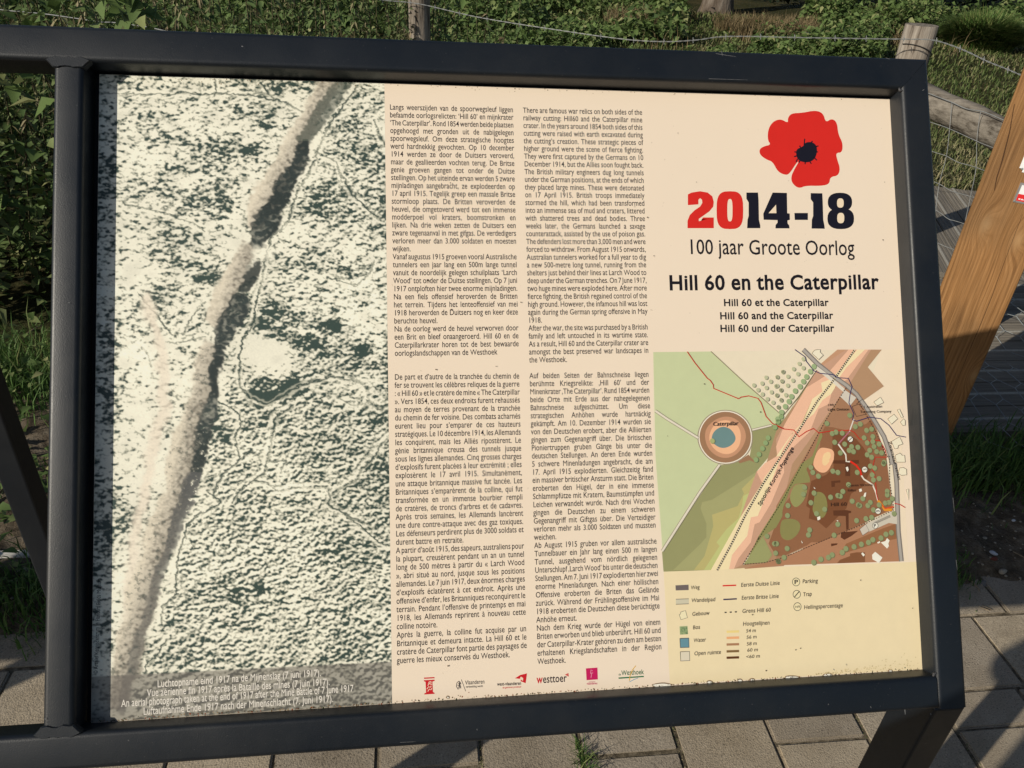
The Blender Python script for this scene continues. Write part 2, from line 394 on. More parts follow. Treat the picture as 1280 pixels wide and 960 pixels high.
FR = """De part et d’autre de la tranchée du chemin de|fer se trouvent les célèbres reliques de la guerre|: « Hill 60 » et le cratère de mine « The Caterpillar|». Vers 1854, ces deux endroits furent rehaussés|au moyen de terres provenant de la tranchée|du chemin de fer voisine. Des combats acharnés|eurent lieu pour s’emparer de ces hauteurs|stratégiques. Le 10 décembre 1914, les Allemands|les conquirent, mais les Alliés ripostèrent. Le|génie britannique creusa des tunnels jusque|sous les lignes allemandes. Cinq grosses charges|d’explosifs furent placées à leur extrémité ; elles|explosèrent le 17 avril 1915. Simultanément,|une attaque britannique massive fut lancée. Les|Britanniques s’emparèrent de la colline, qui fut|transformée en un immense bourbier rempli|de cratères, de troncs d’arbres et de cadavres.|Après trois semaines, les Allemands lancèrent|une dure contre-attaque avec des gaz toxiques.|Les défenseurs perdirent plus de 3000 soldats et|durent battre en retraite.\\|A partir d’août 1915, des sapeurs, australiens pour|la plupart, creusèrent pendant un an un tunnel|long de 500 mètres à partir du « Larch Wood|», abri situé au nord, jusque sous les positions|allemandes. Le 7 juin 1917, deux énormes charges|d’explosifs éclatèrent à cet endroit. Après une|offensive d’enfer, les Britanniques reconquirent le|terrain. Pendant l’offensive de printemps en mai|1918, les Allemands reprirent à nouveau cette|colline notoire.\\|Après la guerre, la colline fut acquise par un|Britannique et demeura intacte. La Hill 60 et le|cratère de Caterpillar font partie des paysages de|guerre les mieux conservés du Westhoek.\\"""
DE = """Auf beiden Seiten der Bahnschneise liegen|berühmte Kriegsrelikte: ‚Hill 60’ und der|Minenkrater ‚The Caterpillar’. Rund 1854 wurden|beide Orte mit Erde aus der nahegelegenen|Bahnschneise aufgeschüttet. Um diese|strategischen Anhöhen wurde hartnäckig|gekämpft. Am 10. Dezember 1914 wurden sie|von den Deutschen erobert, aber die Alliierten|gingen zum Gegenangriff über. Die britischen|Pioniertruppen gruben Gänge bis unter die|deutschen Stellungen. An deren Ende wurden|5 schwere Minenladungen angebracht, die am|17. April 1915 explodierten. Gleichzeitig fand|ein massiver britischer Ansturm statt. Die Briten|eroberten den Hügel, der in eine immense|Schlammpfütze mit Kratern, Baumstümpfen und|Leichen verwandelt wurde. Nach drei Wochen|gingen die Deutschen zu einem schweren|Gegenangriff mit Giftgas über. Die Verteidiger|verloren mehr als 3.000 Soldaten und mussten|weichen.\\|Ab August 1915 gruben vor allem australische|Tunnelbauer ein Jahr lang einen 500 m langen|Tunnel, ausgehend vom nördlich gelegenen|Unterschlupf ‚Larch Wood’ bis unter die deutschen|Stellungen. Am 7. Juni 1917 explodierten hier zwei|enorme Minenladungen. Nach einer höllischen|Offensive eroberten die Briten das Gelände|zurück. Während der Frühlingsoffensive im Mai|1918 eroberten die Deutschen diese berüchtigte|Anhöhe erneut.\\|Nach dem Krieg wurde der Hügel von einem|Briten erworben und blieb unberührt. Hill 60 und|der Caterpillar-Krater gehören zu dem am besten|erhaltenen Kriegslandschaften in der Region|Westhoek.\\"""
def column(name, txt, a0, b0, a1, b1, dn):
    """a0/b0 left and right end of the first line, a1/b1 of the last (photo px at mid x-height)"""
    P = Print(); L = txt.split('|'); n = len(L); A0, B0_, A1, B1 = map(pan, (a0, b0, a1, b1))
    pitch = np.linalg.norm(A1-A0)/(n-1); sz = pitch*.98*dn
    for i, s in enumerate(L):
        t = i/(n-1); a = A0*(1-t)+A1*t; b = B0_*(1-t)+B1*t; w = np.linalg.norm(b-a); d = (b-a)/w
        a = a + np.array([-d[1], d[0]])*sz*XH*.5
        last = s.endswith('\\'); s = s.rstrip('\\')
        P.text_uv(INK, 2, s, a, d, None if last else w, sz, .006, .8 if last else None, 0, True, .8)
    return P.build(name, panel)
column('dutch_text', NL, (487, 134.9), (641.6, 138.3), (493.3, 442.7), (648.8, 440.6), 1.0)
column('english_text', EN, (653.6, 138.8), (802.8, 141.6), (661.5, 451), (811, 448.8), 1.0)
column('french_text', FR, (493.1, 472.4), (649.2, 471), (496, 827), (658.9, 818), 1.0)
column('german_text', DE, (661.7, 470.8), (811, 469), (671.8, 828), (827.6, 819.5), 1.0)

# ------------------------------------------------------------------ headings
BK = (30, 27, 32); RED = (214, 44, 36)
P = Print()
P.text(BK, 2, 'Hill 60 en the Caterpillar', (836, 362.5), (1099, 361.2), 18.6, .025)
P.build('main_title', panel)
P = Print()
P.text(BK, 2, 'Hill 60 et the Caterpillar', (904.5, 382.5), (1036, 382.3), 8.8, .026)
P.text(BK, 2, 'Hill 60 and the Caterpillar', (899.7, 399), (1041.7, 398.5), 8.8, .026)
P.text(BK, 2, 'Hill 60 und der Caterpillar', (900, 414.8), (1043, 414.5), 8.8, .026)
P.build('subtitle', panel)
P = Print(); P.text(BK, 2, '100 jaar Groote Oorlog', (859.5, 317.5), (1068.5, 319), 19, .006)
P.build('subtitle', panel)
def c5(pts): return [(820+x/4.267, 120+y/4.267) for x, y in pts]
P = Print()
P.poly(RED, 2, c5([(170,525),(190,515),(235,508),(275,515),(300,535),(308,565),(305,590),(285,615),(250,640),(228,655),(228,668),(240,665),(250,648),(308,648),(308,705),(168,705),(168,665),(180,635),(205,610),(235,590),(247,570),(245,553),(235,545),(226,553),(226,578),(170,582)]))
def ring(P, rgb, layer, outer, inner):
    n = len(outer); uo = [pan(p) for p in outer]; ui = [pan(p) for p in inner]; f = []
    for i in range(n): j = (i+1) % n; f += [(i, j, n+j), (i, n+j, n+i)]
    P.add(rgb, layer, uo+ui, f)
def sq(cx, cy, rx, ry, n=28, e=2.6):
    o = []
    for i in range(n):
        a = 2*math.pi*i/n; c, s_ = math.cos(a), math.sin(a)
        o.append((cx+rx*math.copysign(abs(c)**(2/e), c), cy+ry*math.copysign(abs(s_)**(2/e), s_)))
    return o
ring(P, RED, 2, c5(sq(394, 609, 71, 101, e=3.2)), c5(sq(394, 609, 14, 60, e=3)))
BN = (28, 27, 38)
P.poly(BN, 2, c5([(482,515),(544,515),(547,555),(549,660),(556,690),(556,705),(486,705),(488,660),(494,640),(494,568),(482,548)]))
P.poly(BN, 2, c5([(622,515),(698,517),(700,625),(713,627),(714,660),(701,664),(702,680),(710,690),(712,706),(637,706),(638,688),(648,676),(648,662),(574,660),(572,628)]))
P.poly((238, 218, 190), 3, c5([(640,580),(642,625),(600,625)]))
P.poly(BN, 2, c5([(738,624),(810,624),(810,661),(740,661)]))
P.poly(BN, 2, c5([(825,518),(887,519),(889,560),(892,660),(898,690),(900,708),(830,707),(831,660),(838,640),(838,568),(825,550)]))
P.poly(BN, 2, c5(sq(981, 566, 65, 50, e=2.4))); P.poly(BN, 3, c5(sq(985, 654, 71, 56, e=2.5)))
P.poly((238, 218, 190), 4, c5(sq(983, 571, 18, 25, 18))); P.poly((238, 218, 190), 4, c5(sq(985, 651, 19, 28, 18)))
P.build('year_lettering', panel)
def smooth(pts, it=2):
    for _ in range(it):
        q = []
        for i in range(len(pts)):
            a, b = pts[i], pts[(i+1) % len(pts)]
            q += [(a[0]*.75+b[0]*.25, a[1]*.75+b[1]*.25), (a[0]*.25+b[0]*.75, a[1]*.25+b[1]*.75)]
        pts = q
    return pts
P = Print()
P.poly(RED, 2, smooth(c5([(705,145),(702,118),(722,92),(780,90),(850,76),(892,92),(905,142),(935,120),(965,138),(972,205),(996,250),(993,302),(958,303),(968,345),(982,385),(972,425),(928,432),(925,470),(880,480),(800,478),(760,494),(725,465),(720,430),(738,390),(762,350),(752,352),(712,415),(690,422),(650,405),(622,350),(590,340),(555,315),(550,285),(575,268),(613,260),(595,235),(598,175),(625,135),(665,122)])))
P.poly(BN, 3, smooth(c5([(745,285),(785,270),(795,248),(830,244),(856,262),(860,300),(845,340),(810,356),(770,350),(750,330)])))
for x0, y0, x1, y1 in ((790,262,793,228),(822,255,835,240),(850,272,866,266),(852,296,864,299),(840,325,858,343),(818,345,828,362),(796,348,795,364),(768,345,762,356),(755,335,747,352),(755,318,736,324),(752,300,738,298),(775,280,765,265)):
    P.line(BN, 3, c5([(x0, y0), (x1, y1)]), 1.6)
P.build('poppy_emblem', panel)

# ------------------------------------------------------------------ the printed aerial photograph: a fine grid whose colours are computed
def segdist(X, Y, pts, far=60):
    """distance to a polyline, its signed side, and the parameter along it"""
    D = np.full(X.shape, 1e9); Sd = np.zeros(X.shape); T = np.zeros(X.shape); n = len(pts)-1
    for i in range(n):
        (x0, y0), (x1, y1) = pts[i], pts[i+1]; dx, dy = x1-x0, y1-y0; L2 = dx*dx+dy*dy
        t = np.clip(((X-x0)*dx+(Y-y0)*dy)/L2, 0, 1); ex, ey = X-x0-t*dx, Y-y0-t*dy; d = np.hypot(ex, ey)
        m = d < D; D[m] = d[m]; Sd[m] = ((dx*ey-dy*ex)/math.sqrt(L2))[m]; T[m] = ((i+t)/n)[m]
    return D, Sd, T
def blur(a, sx, sy):
    ky = np.fft.fftfreq(a.shape[0])[:, None]; kx = np.fft.rfftfreq(a.shape[1])[None, :]
    g = np.exp(-2*math.pi**2*((ky*sy)**2+(kx*sx)**2)); return np.fft.irfft2(np.fft.rfft2(a)*g, a.shape)
def unit(a): return (a-a.mean())/a.std()
def aerial():
    u1 = (pan((481, 100))[0]+pan((489.5, 878))[0])/2
    nx, ny = 430, 960
    uu, vv = np.meshgrid(np.linspace(.0002, u1, nx), np.linspace(.0002, PH-.0002, ny))
    P3 = O + uu[..., None]*U + vv[..., None]*V
    px = proj(P3); X, Y = px[..., 0], px[..., 1]
    # one grid step is about 0.85 photo px
    w = rng.normal(size=(ny, nx))
    h = unit(blur(w, 1.95, 1.6)) ; big = unit(blur(rng.normal(size=(ny, nx)), 7, 4.5)); low = unit(blur(rng.normal(size=(ny, nx)), 22, 14)); low2 = unit(blur(rng.normal(size=(ny, nx)), 60, 60))
    wx = unit(blur(rng.normal(size=(ny, nx)), 9, 9)); wy = unit(blur(rng.normal(size=(ny, nx)), 9, 9))
    Xw = X + 2.2*wx; Yw = Y + 2.2*wy
    fine = unit(blur(rng.normal(size=(ny, nx)), .8, .7))
    em = unit(h - np.roll(np.roll(h, 2, 0), 1, 1)); em2 = unit(np.roll(np.roll(big, -3, 0), -2, 1)-np.roll(np.roll(big, 3, 0), 2, 1))
    # coverage of dark: sparse top left, dense bottom right
    def ss(a, b, x): t = np.clip((x-a)/(b-a), 0, 1); return t*t*(3-2*t)
    roadx = np.interp(Y, [94, 285, 380, 450, 600, 750, 905], [428, 331, 300, 272, 240, 190, 148])
    right = ss(0, 30, X-roadx); lower = ss(330, 620, Y)
    dens = -.72 + .22*right + .36*right*lower + .26*low*(1-.6*right*lower) + .1*low2
    leftlow = (1-right)*ss(300, 480, Y); dens -= .18*leftlow
    h2 = unit(blur(rng.normal(size=(ny, nx)), 4.2, 2.4)); em3 = unit(h2 - np.roll(np.roll(h2, 4, 0), 2, 1)); h3 = unit(blur(rng.normal(size=(ny, nx)), 1.3, 1.0)); hb = unit(blur(rng.normal(size=(ny, nx)), 2.5, 1.45)); dn = right*(.35+.65*lower); patch = np.clip(.5+.35*low, 0, 1); A = (.38+.44*dn)*em + (.74-.60*dn)*hb + .28*em3*patch + .12*em2 + .12*big + .42*h3 + .26*fine
    f = 0.*X
    for x, y, rx, ry, s in ((272,186,32,13,1.0),(331,158,13,12,.9),(315,192,12,8,1.2),(256,242,30,12,.8),(281,264,20,8,1.0),(256,349,20,6,2.4),(225,328,16,8,.9),(337,106,46,6,.9),(272,108,14,12,.6),(172,105,18,7,.7),
        (456,195,16,13,.8),(400,242,18,16,.9),(450,336,20,10,1.0),(406,261,16,12,.6),(416,410,15,10,2.6),(400,433,9,6,1.8),(453,438,9,7,2.6),(341,494,27,6.5,3.2),(366,482,12,6,2.6),(331,476,17,8,1.0),(322,404,14,7,2.2),(350,416,16,7,1.6),(378,428,13,7,1.6),
        (344,391,9,5,1.2),(369,400,10,6,1.3),(203,391,16,14,.8),(219,416,14,8,.7),(175,482,12,9,.9),(178,579,10,9,.8),(478,585,14,10,.9),(275,547,12,10,1.0),(245,260,30,10,.7),(480,255,8,12,.7),(135,208,12,10,1),(138,240,10,14,.8),(135,500,12,30,1.3),(136,420,12,12,1),(135,690,14,40,.9),(132,780,10,20,.9),
        (150,430,18,10,.6),(130,150,8,4,1),(486,450,5,60,.8),(470,520,16,14,.5),(300,740,20,12,.8),(322,737,6,6,2.0),(420,690,30,16,.5),(440,800,40,30,.35)):
        f += 1.5*s*np.exp(-(((Xw-x)/rx)**2+((Yw-y)/ry)**2)**.8)
    for x, y, rx, ry, s in ((325,437,32,22,3.0),(345,450,24,14,1.6),(300,308,24,15,2.2),(455,400,50,16,.7),(175,560,20,90,.8),(175,340,26,10,.9),(205,600,30,60,.5),(380,290,60,24,.35),(440,300,40,30,.35),(165,330,18,20,1.0),(310,245,22,6,.8),(298,270,8,10,1.2),(315,800,30,20,.2),(410,745,40,26,.25),(400,650,30,14,.35)):
        f -= s*np.exp(-(((Xw-x)/rx)**2+((Yw-y)/ry)**2))
    # trenches
    def c1(p): return [(100+x/3.2, 80+y/3.2) for x, y in p]
    def c2(p): return [(100+x/3.2, 360+y/3.2) for x, y in p]
    def c3(p): return [(100+x/3.2, 640+y/3.2) for x, y in p]
    tr = [c1([(1110,90),(1060,160),(1010,220),(960,340),(920,430),(870,510),(830,620),(770,700),(740,760),(725,900)]), c1([(940,350),(1020,390),(1070,490),(1120,550),(1190,620)]),
          c1([(60,118),(150,118),(300,120),(420,120),(540,118),(700,125),(800,140),(880,185)]), c1([(990,850),(1100,880),(1160,820),(1180,790)]), c1([(170,560),(360,600),(440,640),(500,680)]),
          c1([(540,60),(535,130)]), c1([(720,70),(760,120)]), c1([(1180,230),(1215,330)]),
          c2([(720,10),(700,130),(640,230),(635,350),(640,400),(680,440),(750,460),(820,430),(870,400),(930,375),(1010,350),(1050,360),(1110,365),(1150,400),(1160,450),(1200,480),(1240,460)]),
          c2([(340,215),(430,210),(500,205)]), c2([(560,450),(620,490),(650,540),(620,600),(640,680),(580,740),(530,830),(560,860),(470,910),(430,950)]),
          c2([(850,470),(780,520),(770,600),(750,690),(740,740),(690,770),(750,790),(790,815),(860,795),(990,785),(1000,830),(990,870),(1050,900),(1130,945)]),
          c2([(1240,590),(1190,640),(1150,700),(1090,770),(1000,830)]), c2([(750,690),(820,690),(800,740)]), c2([(230,20),(300,100),(380,190)]), c2([(240,230),(290,310)]), c2([(480,80),(410,180)]), c2([(530,830),(500,815)]), c2([(690,770),(650,800),(600,860)]),
          c2([(1110,365),(1060,400),(1030,440),(1100,470),(1160,450)]),
          c3([(480,0),(430,60),(400,150),(390,200),(380,290),(390,320),(330,380),(325,460)]), c3([(1050,5),(1130,70),(1190,120),(1240,130)]), c3([(350,510),(310,570),(270,600),(255,640)])]
    line = np.zeros(X.shape); edge = np.zeros(X.shape)
    for k, p in enumerate(tr):
        d, sd, _ = segdist(X+1.1*wx+.4*fine+.7*h, Y+1.1*wy+.7*em, p)
        wd = 1.15 if k not in (8, 11, 12, 0) else 1.5
        line = np.maximum(line, np.exp(-(d/wd)**4)*(.55+.45*np.tanh(1.2+low+.4*fine)))
        edge = np.maximum(edge, np.exp(-((d-3.4)/1.6)**2)*(sd > 0)*.9); edge = np.maximum(edge, np.exp(-((d-3.2)/1.2)**2)*.5)
    sg = 1/(1+np.exp(-((A+dens+f-edge*1.1)*2.3)/.8)); sg = np.clip(sg*1.15-.06, 0, 1)
    sg = np.maximum(sg*(1-.75*edge), line)
    cream = lin((250, 247, 228)); dark = lin((60, 76, 70)); mid = lin((176, 177, 158)); grey = lin((196, 186, 170))
    tone = np.clip(.5+.18*low2+.12*low+.08*fine, 0, 1)[..., None]
    Cc = cream*(1-.13*tone)*(1-.05*np.clip(big, 0, 2)[..., None]); C = Cc*(1-sg[..., None]) + dark*sg[..., None]
    C += (mid-C)*(np.clip(sg*(1-sg)*4, 0, 1)*.45)[..., None]
    def band(pts, w0, soft=2.5, wob=3.):
        t = np.linspace(0, 1, len(pts)); d, sd, T = segdist(X+wob*.8*wx+.8*h, Y+wob*.8*wy+.8*h, [p[:2] for p in pts])
        W = np.interp(T, t, [p[2] if len(p) > 2 else w0 for p in pts])/2
        return 1/(1+np.exp((d-W)/soft*2.2))
    # pale road strips and spoil left of the cutting
    for pts in ([(181,372),(196,420),(206,470),(202,530),(190,579),(180,620),(168,680),(156,765),(150,820)],):
        b = band([p+(13,) for p in pts], 13, 3)*.75; C = C*(1-b[..., None]) + lin((236, 224, 205))*b[..., None]
    bank = band([(418,94,24),(404,118,26),(384,152,30),(352,215,34),(331,252,36),(322,276,22)], 28, 2, 2)
    bank = np.maximum(bank, band([(306,312,22),(296,335,30),(284,362,30),(270,402,24)], 26, 2, 2))
    bank = np.maximum(bank, band([(262,440,24),(250,485,30),(232,563,34),(216,625,34),(196,680,36),(176,750,40),(160,820,36),(148,880,24)], 30, 2.5, 3))
    gcol = lin((205, 197, 180))*(1-.40*np.clip(.5+.5*(.7*h3+.6*h+.3*low), 0, 1.5)[..., None]); nearcut = ss(-22, 0, X-roadx)[..., None]*ss(170, 260, Y)[..., None]; gcol = gcol*(1-nearcut*.3)
    pale = ss(0, 16, (roadx-X)-16)[..., None]*.6; gcol = gcol*(1-pale)+lin((240, 230, 208))*pale
    dk = ss(.6, 1.6, .6*h+.5*fine-.1*low)[..., None]*.55*ss(400, 440, Y)[..., None]; gcol = gcol*(1-dk)+dark*dk
    C = C*(1-bank[..., None]) + gcol*bank[..., None]
    cut = band([(434,92,16),(426,110,20),(402,142,22),(382,174,20)], 18, 1.3, 1.6)*.85
    cut = np.maximum(cut, band([(383,178,15),(374,200,23),(356,232,26),(344,258,22),(331,283,33),(321,300,22)], 22, 1.2, 1.6))
    cut = np.maximum(cut, band([(322,330,10),(315,345,16),(306,360,15)], 13, 1.2, 1.5)*.95)
    cut = np.maximum(cut, band([(301,378,24),(291,398,29),(280,418,24),(275,432,14)], 22, 1.2, 1.5))
    cut = np.maximum(cut, band([(275,440,11),(270,463,14),(268,478,9),(268,490,14),(262,520,19),(253,547,18),(243,590,18),(233,620,19),(222,652,19),(210,690,14),(197,727,14),(180,782,14),(165,835,12),(152,890,10)], 14, 1.3, 1.6))
    speck = ss(1.5, 2.2, h*.9+fine*.9)*ss(505, 540, Y)*(Y < 640)
    ccol = lin((56, 64, 62))*(1+.25*np.clip(low*.5+fine*.25, -.6, 1))[..., None]
    ccol = np.where(Y[..., None] > 590, ccol*.35+lin((98, 98, 98))*.65, ccol); ccol = np.where(Y[..., None] < 176, ccol*.7+lin((120, 128, 112))*.3, ccol)
    cut = cut*(1-.45*ss(560, 800, Y))*(1-.25*np.clip(h*.5+low*.4, 0, 1)); cut = cut*(1-speck*.9); C = C*(1-cut[..., None]) + ccol*cut[..., None]
    # pale smear bridging the cutting
    b = band([(318,312,14),(335,318,12),(330,306,10)], 12, 3)*.6; C = C*(1-b[..., None]) + cream*b[..., None]
    # see-through caption strip along the foot
    yb = np.interp(X, [113, 490], [846, 827]); st = 1/(1+np.exp(-(Y-yb)*3))
    C = C*(1-st[..., None]) + (C*.30+lin((118, 112, 106))*.62)*st[..., None]
    C = np.clip(C*(1+.03*fine[..., None]), .005, .9)
    verts = (P3 + N*LAY).reshape(-1, 3); idx = np.arange(nx*ny).reshape(ny, nx)
    f4 = np.stack([idx[:-1, :-1], idx[1:, :-1], idx[1:, 1:], idx[:-1, 1:]], -1).reshape(-1, 4)
    me = mesh_np('aerial_photograph', verts, f4, False, C.reshape(-1, 3).astype(np.float32))
    m, n, b = mat('aerial_print', .32, .35); a = n.nodes.new('ShaderNodeVertexColor'); a.layer_name = 'var'; n.links.new(a.outputs[0], b.inputs['Base Color'])
    return link('aerial_photograph', me, panel, m)
aerial()
WH = (228, 222, 212)
P = Print()
for s, a, b in (('Luchtopname eind 1917 na de Mijnenslag (7 juni 1917).', (196.5, 859.2), (401.6, 845)), ('Vue aérienne fin 1917 après la Bataille des mines (7 juin 1917).', (183.7, 870.6), (412.5, 856.4)),
                ('An aerial photograph taken at the end of 1917 after the Mine Battle of 7 June 1917', (151.6, 883.6), (442, 864.4)), ('Luftaufnahme Ende 1917 nach der Minenschlacht (7. Juni 1917).', (179, 893.6), (417, 877.3))):
    P.text(WH, 3, s, a, b, 7.8, .006)
P.build('photograph_caption', panel)
P = Print(); P.text((30, 30, 30), 3, '© Archief Kenniscentrum In Flanders Fields Museum', (122.2, 842), (126.6, 723), 4.4); P.build('photograph_credit', panel)

# ------------------------------------------------------------------ the printed map
def cA(p): return [(815+x/6.4, 430+y/6.4) for x, y in p]
def cB(p): return [(970+x/6.4, 430+y/6.4) for x, y in p]
def cC(p): return [(815+x/6.4, 570+y/6.4) for x, y in p]
def cD(p): return [(970+x/6.4, 570+y/6.4) for x, y in p]
P = Print()
CR = (238, 221, 196)
P.poly((233, 221, 196), 1, cA([(10,65),(1056,52)])+cB([(860,45),(1000,470)])+cD([(1000,840)])+cC([(92,925),(10,0)]))
P.poly(CR, 1.5, cB([(840,45),(1000,45),(1015,540)])+cD([(1010,0),(1060,840),(1000,842),(960,600),(940,0)])+cB([(880,780),(700,440)]))
GL = (200, 208, 164)
P.poly(GL, 2, cA([(10,65),(470,60),(1030,560),(1056,680),(790,690),(600,960)])+cC([(540,70),(85,750),(28,0)]))
OL = (152, 152, 106)
P.poly(OL, 3, cA([(800,690),(960,650),(1056,600)])+cB([(120,520),(300,240),(325,250),(330,275),(150,470),(60,650),(0,760)])+cC([(940,0),(835,125),(880,215),(470,912),(92,925),(80,770),(545,75),(700,40)])+cA([(780,900),(800,800)]))
P.poly((166, 165, 116), 4, cC([(400,370),(480,350),(830,130),(870,215),(470,912),(170,912),(380,710),(435,650),(435,540),(388,420)]))
P.poly((188, 178, 118), 5, cC([(480,470),(685,400),(735,300),(718,262),(830,150),(870,215),(470,912),(335,912),(420,800),(490,560)]))
P.poly((192, 196, 130), 6, cC([(868,190),(800,235),(840,262),(730,320),(720,400),(690,500),(600,580),(515,690),(540,720),(415,912),(470,912),(880,215)]))
# railway cutting
P.poly((197, 152, 120), 7, cB([(490,45),(600,45),(330,240),(320,190)]))
P.poly((180, 144, 112), 7, cB([(600,45),(845,45),(733,185),(862,338),(700,450),(560,330),(400,600),(210,950)])+cC([(1056,330),(725,868),(780,893),(655,902)])+cB([(0,700),(240,350)]))
PE = (238, 190, 160)
P.poly((200, 158, 132), 8, cB([(560,45),(760,45),(600,300),(440,520),(260,780),(130,960)])+cC([(1056,340),(725,868),(650,903),(560,905),(835,125),(1000,0)])+cB([(0,760),(150,500),(330,200)]))
P.poly(PE, 9, cB([(580,45),(740,45),(560,290),(460,330),(420,480),(340,520),(270,700),(100,860),(60,940)])+cC([(1056,130),(950,380),(860,530),(820,545),(790,690),(690,820),(655,902),(560,905)])+cC([(700,690),(880,215),(838,128),(900,60),(1000,0)])+cB([(0,820),(70,640),(240,350),(340,290),(400,250)]))
P.poly((244, 224, 180), 10, cB([(650,45),(710,45),(560,190),(490,290),(470,350),(440,400),(370,450),(300,560),(200,640),(150,690),(60,830),(20,930)])+cC([(1010,60),(960,190),(845,480),(790,490),(760,640),(640,790),(615,905),(470,912),(700,500),(880,215),(900,170),(1030,0)])+cB([(0,900),(110,740),(210,640),(290,440),(370,380),(360,310),(440,280)]))
for x, y, r in ((365, 330, 14),): pass
# the hill itself
P.poly((176, 138, 106), 10.5, cD([(-120,640),(0,560),(120,800),(60,880),(-250,903),(-262,880)]))
P.poly((166, 124, 94), 11, cB([(520,400),(560,330),(640,420),(760,560),(880,900)])+cD([(935,430),(660,545),(0,830),(0,400),(230,0)])+cB([(390,620)]))
P.poly((146, 102, 72), 12, cB([(390,660),(450,665),(560,690),(720,640),(760,600),(880,900)])+cD([(920,420),(700,540),(350,690),(230,720),(60,800),(0,800),(-60,700),(40,420),(240,160),(250,50),(330,0)])+cB([(350,820),(360,720)]))
P.poly((122, 78, 50), 13, cB([(450,690),(560,720),(640,760),(700,830),(740,900)])+cD([(760,100),(700,240),(600,300),(560,420),(400,580),(330,520),(260,500),(270,420),(240,400),(280,200),(400,150),(460,90),(450,0)]))
P.poly((176, 128, 96), 14, cD([(0,835),(200,750),(280,690),(350,690),(560,600),(700,545),(960,470),(1000,842),(60,872),(-250,902),(-190,880)]))
P.poly((150, 104, 70), 15, cD([(850,580),(960,540),(968,660),(830,690),(600,760),(500,790),(560,700)]))
P.poly((132, 88, 58), 16, cD([(510,830),(590,800),(590,780),(640,770),(710,770),(710,848),(485,858)]))
OG = (142, 140, 88)
P.poly(OG, 15, cB([(360,690),(370,740),(330,830),(290,960)])+cD([(240,100),(270,180),(270,210),(150,225),(110,270),(60,400),(50,440),(50,480),(0,570),(-160,680),(-250,870),(-60,835),(-80,760),(-140,640),(0,420),(200,60),(290,0)]))
P.poly((150, 150, 96), 16, smooth(cD([(150,225),(250,222),(245,300),(215,370),(150,422),(105,350),(120,280)])))
P.poly((138, 132, 80), 16, smooth(cD([(310,285),(370,288),(405,340),(412,430),(380,498),(330,492),(285,440),(300,370)])))
P.poly((140, 136, 84), 16, smooth(cD([(50,505),(150,500),(200,545),(180,620),(110,678),(50,665),(28,610),(35,540)])))
P.poly((156, 158, 106), 16, cC([(885,640),(960,790),(920,850),(735,862)]))
P.poly((240, 184, 146), 15, smooth(cB([(340,830),(400,830),(465,850),(460,930)])+cD([(455,40),(410,130),(350,135),(300,90),(295,40)])))
P.poly((244, 208, 158), 16, smooth(cB([(385,870),(430,860),(440,900),(420,930)])+cD([(430,40),(390,85),(365,60),(370,10)])))
for q in ([(455,35),(660,32),(660,60),(590,62),(590,160),(552,160),(552,62),(455,60)], [(440,200),(512,194),(512,212),(468,215),(468,246),(442,248)], [(455,436),(560,432),(598,440),(598,455),(578,458),(578,588),(560,590),(555,480),(458,476)], [(520,610),(655,598),(600,640),(545,670),(515,650)], [(438,700),(490,698),(486,710),(462,716),(440,722)]):
    P.poly((96, 58, 36), 17, cD(q))
# water pit with its rings
cc = cA([(586, 745)])[0]
def blob(c, rx, ry, seed, wob=.04, n=40):
    r_ = random.Random(seed); ph = [r_.uniform(0, 6.28) for _ in range(5)]
    return [(c[0]+rx*(1+wob*(math.sin(2*a+ph[0])+.6*math.sin(3*a+ph[1])+.5*math.sin(5*a+ph[2])))*math.cos(a), c[1]+ry*(1+wob*(math.sin(2*a+ph[3])+.6*math.sin(3*a+ph[4])))*math.sin(a)) for a in [2*math.pi*i/n for i in range(n)]]
P.poly((160, 146, 126), 7, blob(cc, 34.5, 34.5, 1, .008)); P.poly((240, 232, 215), 8, blob(cc, 33.3, 33.3, 1, .005)); P.poly((160, 122, 92), 9, blob(cc, 32, 32, 1, .005))
P.poly((200, 150, 118), 10, blob(cc, 25, 25.5, 3, .02)); P.poly((240, 186, 146), 11, blob(cc, 20, 21, 5, .02)); P.poly((112, 142, 142), 12, blob((cc[0]-2.3, cc[1]+.5), 14.4, 12.8, 8, .03))
P.poly((158, 120, 90), 7, cA([(690,940),(770,885),(830,950),(780,930),(700,955)]))
# paths and roads
def path(p, w, c=(226, 218, 200), L=18): P.line((150, 138, 120), L, p, w+1.3); P.line(c, L+.5, p, w)
path(cA([(25,535),(120,600),(368,752)]), 2.6); path(cA([(800,688),(955,650)]), 1.8); path(cC([(80,760),(220,540),(380,290),(540,68)]), 2.6)
P.line((150, 138, 112), 18, cA([(470,60),(750,320),(1030,565)]), 1)
P.line((120, 108, 84), 18, cB([(330,200),(180,420),(0,640)])+cA([(980,690)]), .9)
rd = cB([(215,45),(330,160),(450,255),(560,330),(640,400),(720,510),(800,640),(860,740),(905,870),(925,960)])+cD([(945,60),(962,220),(968,400),(975,600),(1000,842)])
P.line((130, 122, 116), 19, rd, 6.4); P.line((172, 166, 158), 20, rd, 3.6)
P.line((222, 214, 198), 20, cB([(320,190),(400,250),(540,370)]), 4.6); P.poly((212, 204, 190), 19, cB([(545,365),(640,430),(590,495),(510,420)]))
P.line((225, 218, 208), 20, cB([(620,600),(585,700)]), 1.6); P.line((176, 110, 120), 20, cB([(585,700),(500,795)]), 1.8)
P.line((228, 222, 208), 21, cB([(495,800),(555,885),(560,940)])+cD([(590,45)]), 2)
P.line((220, 50, 30), 22, cD([(590,42),(640,75),(670,115),(680,155)]), 2.6)
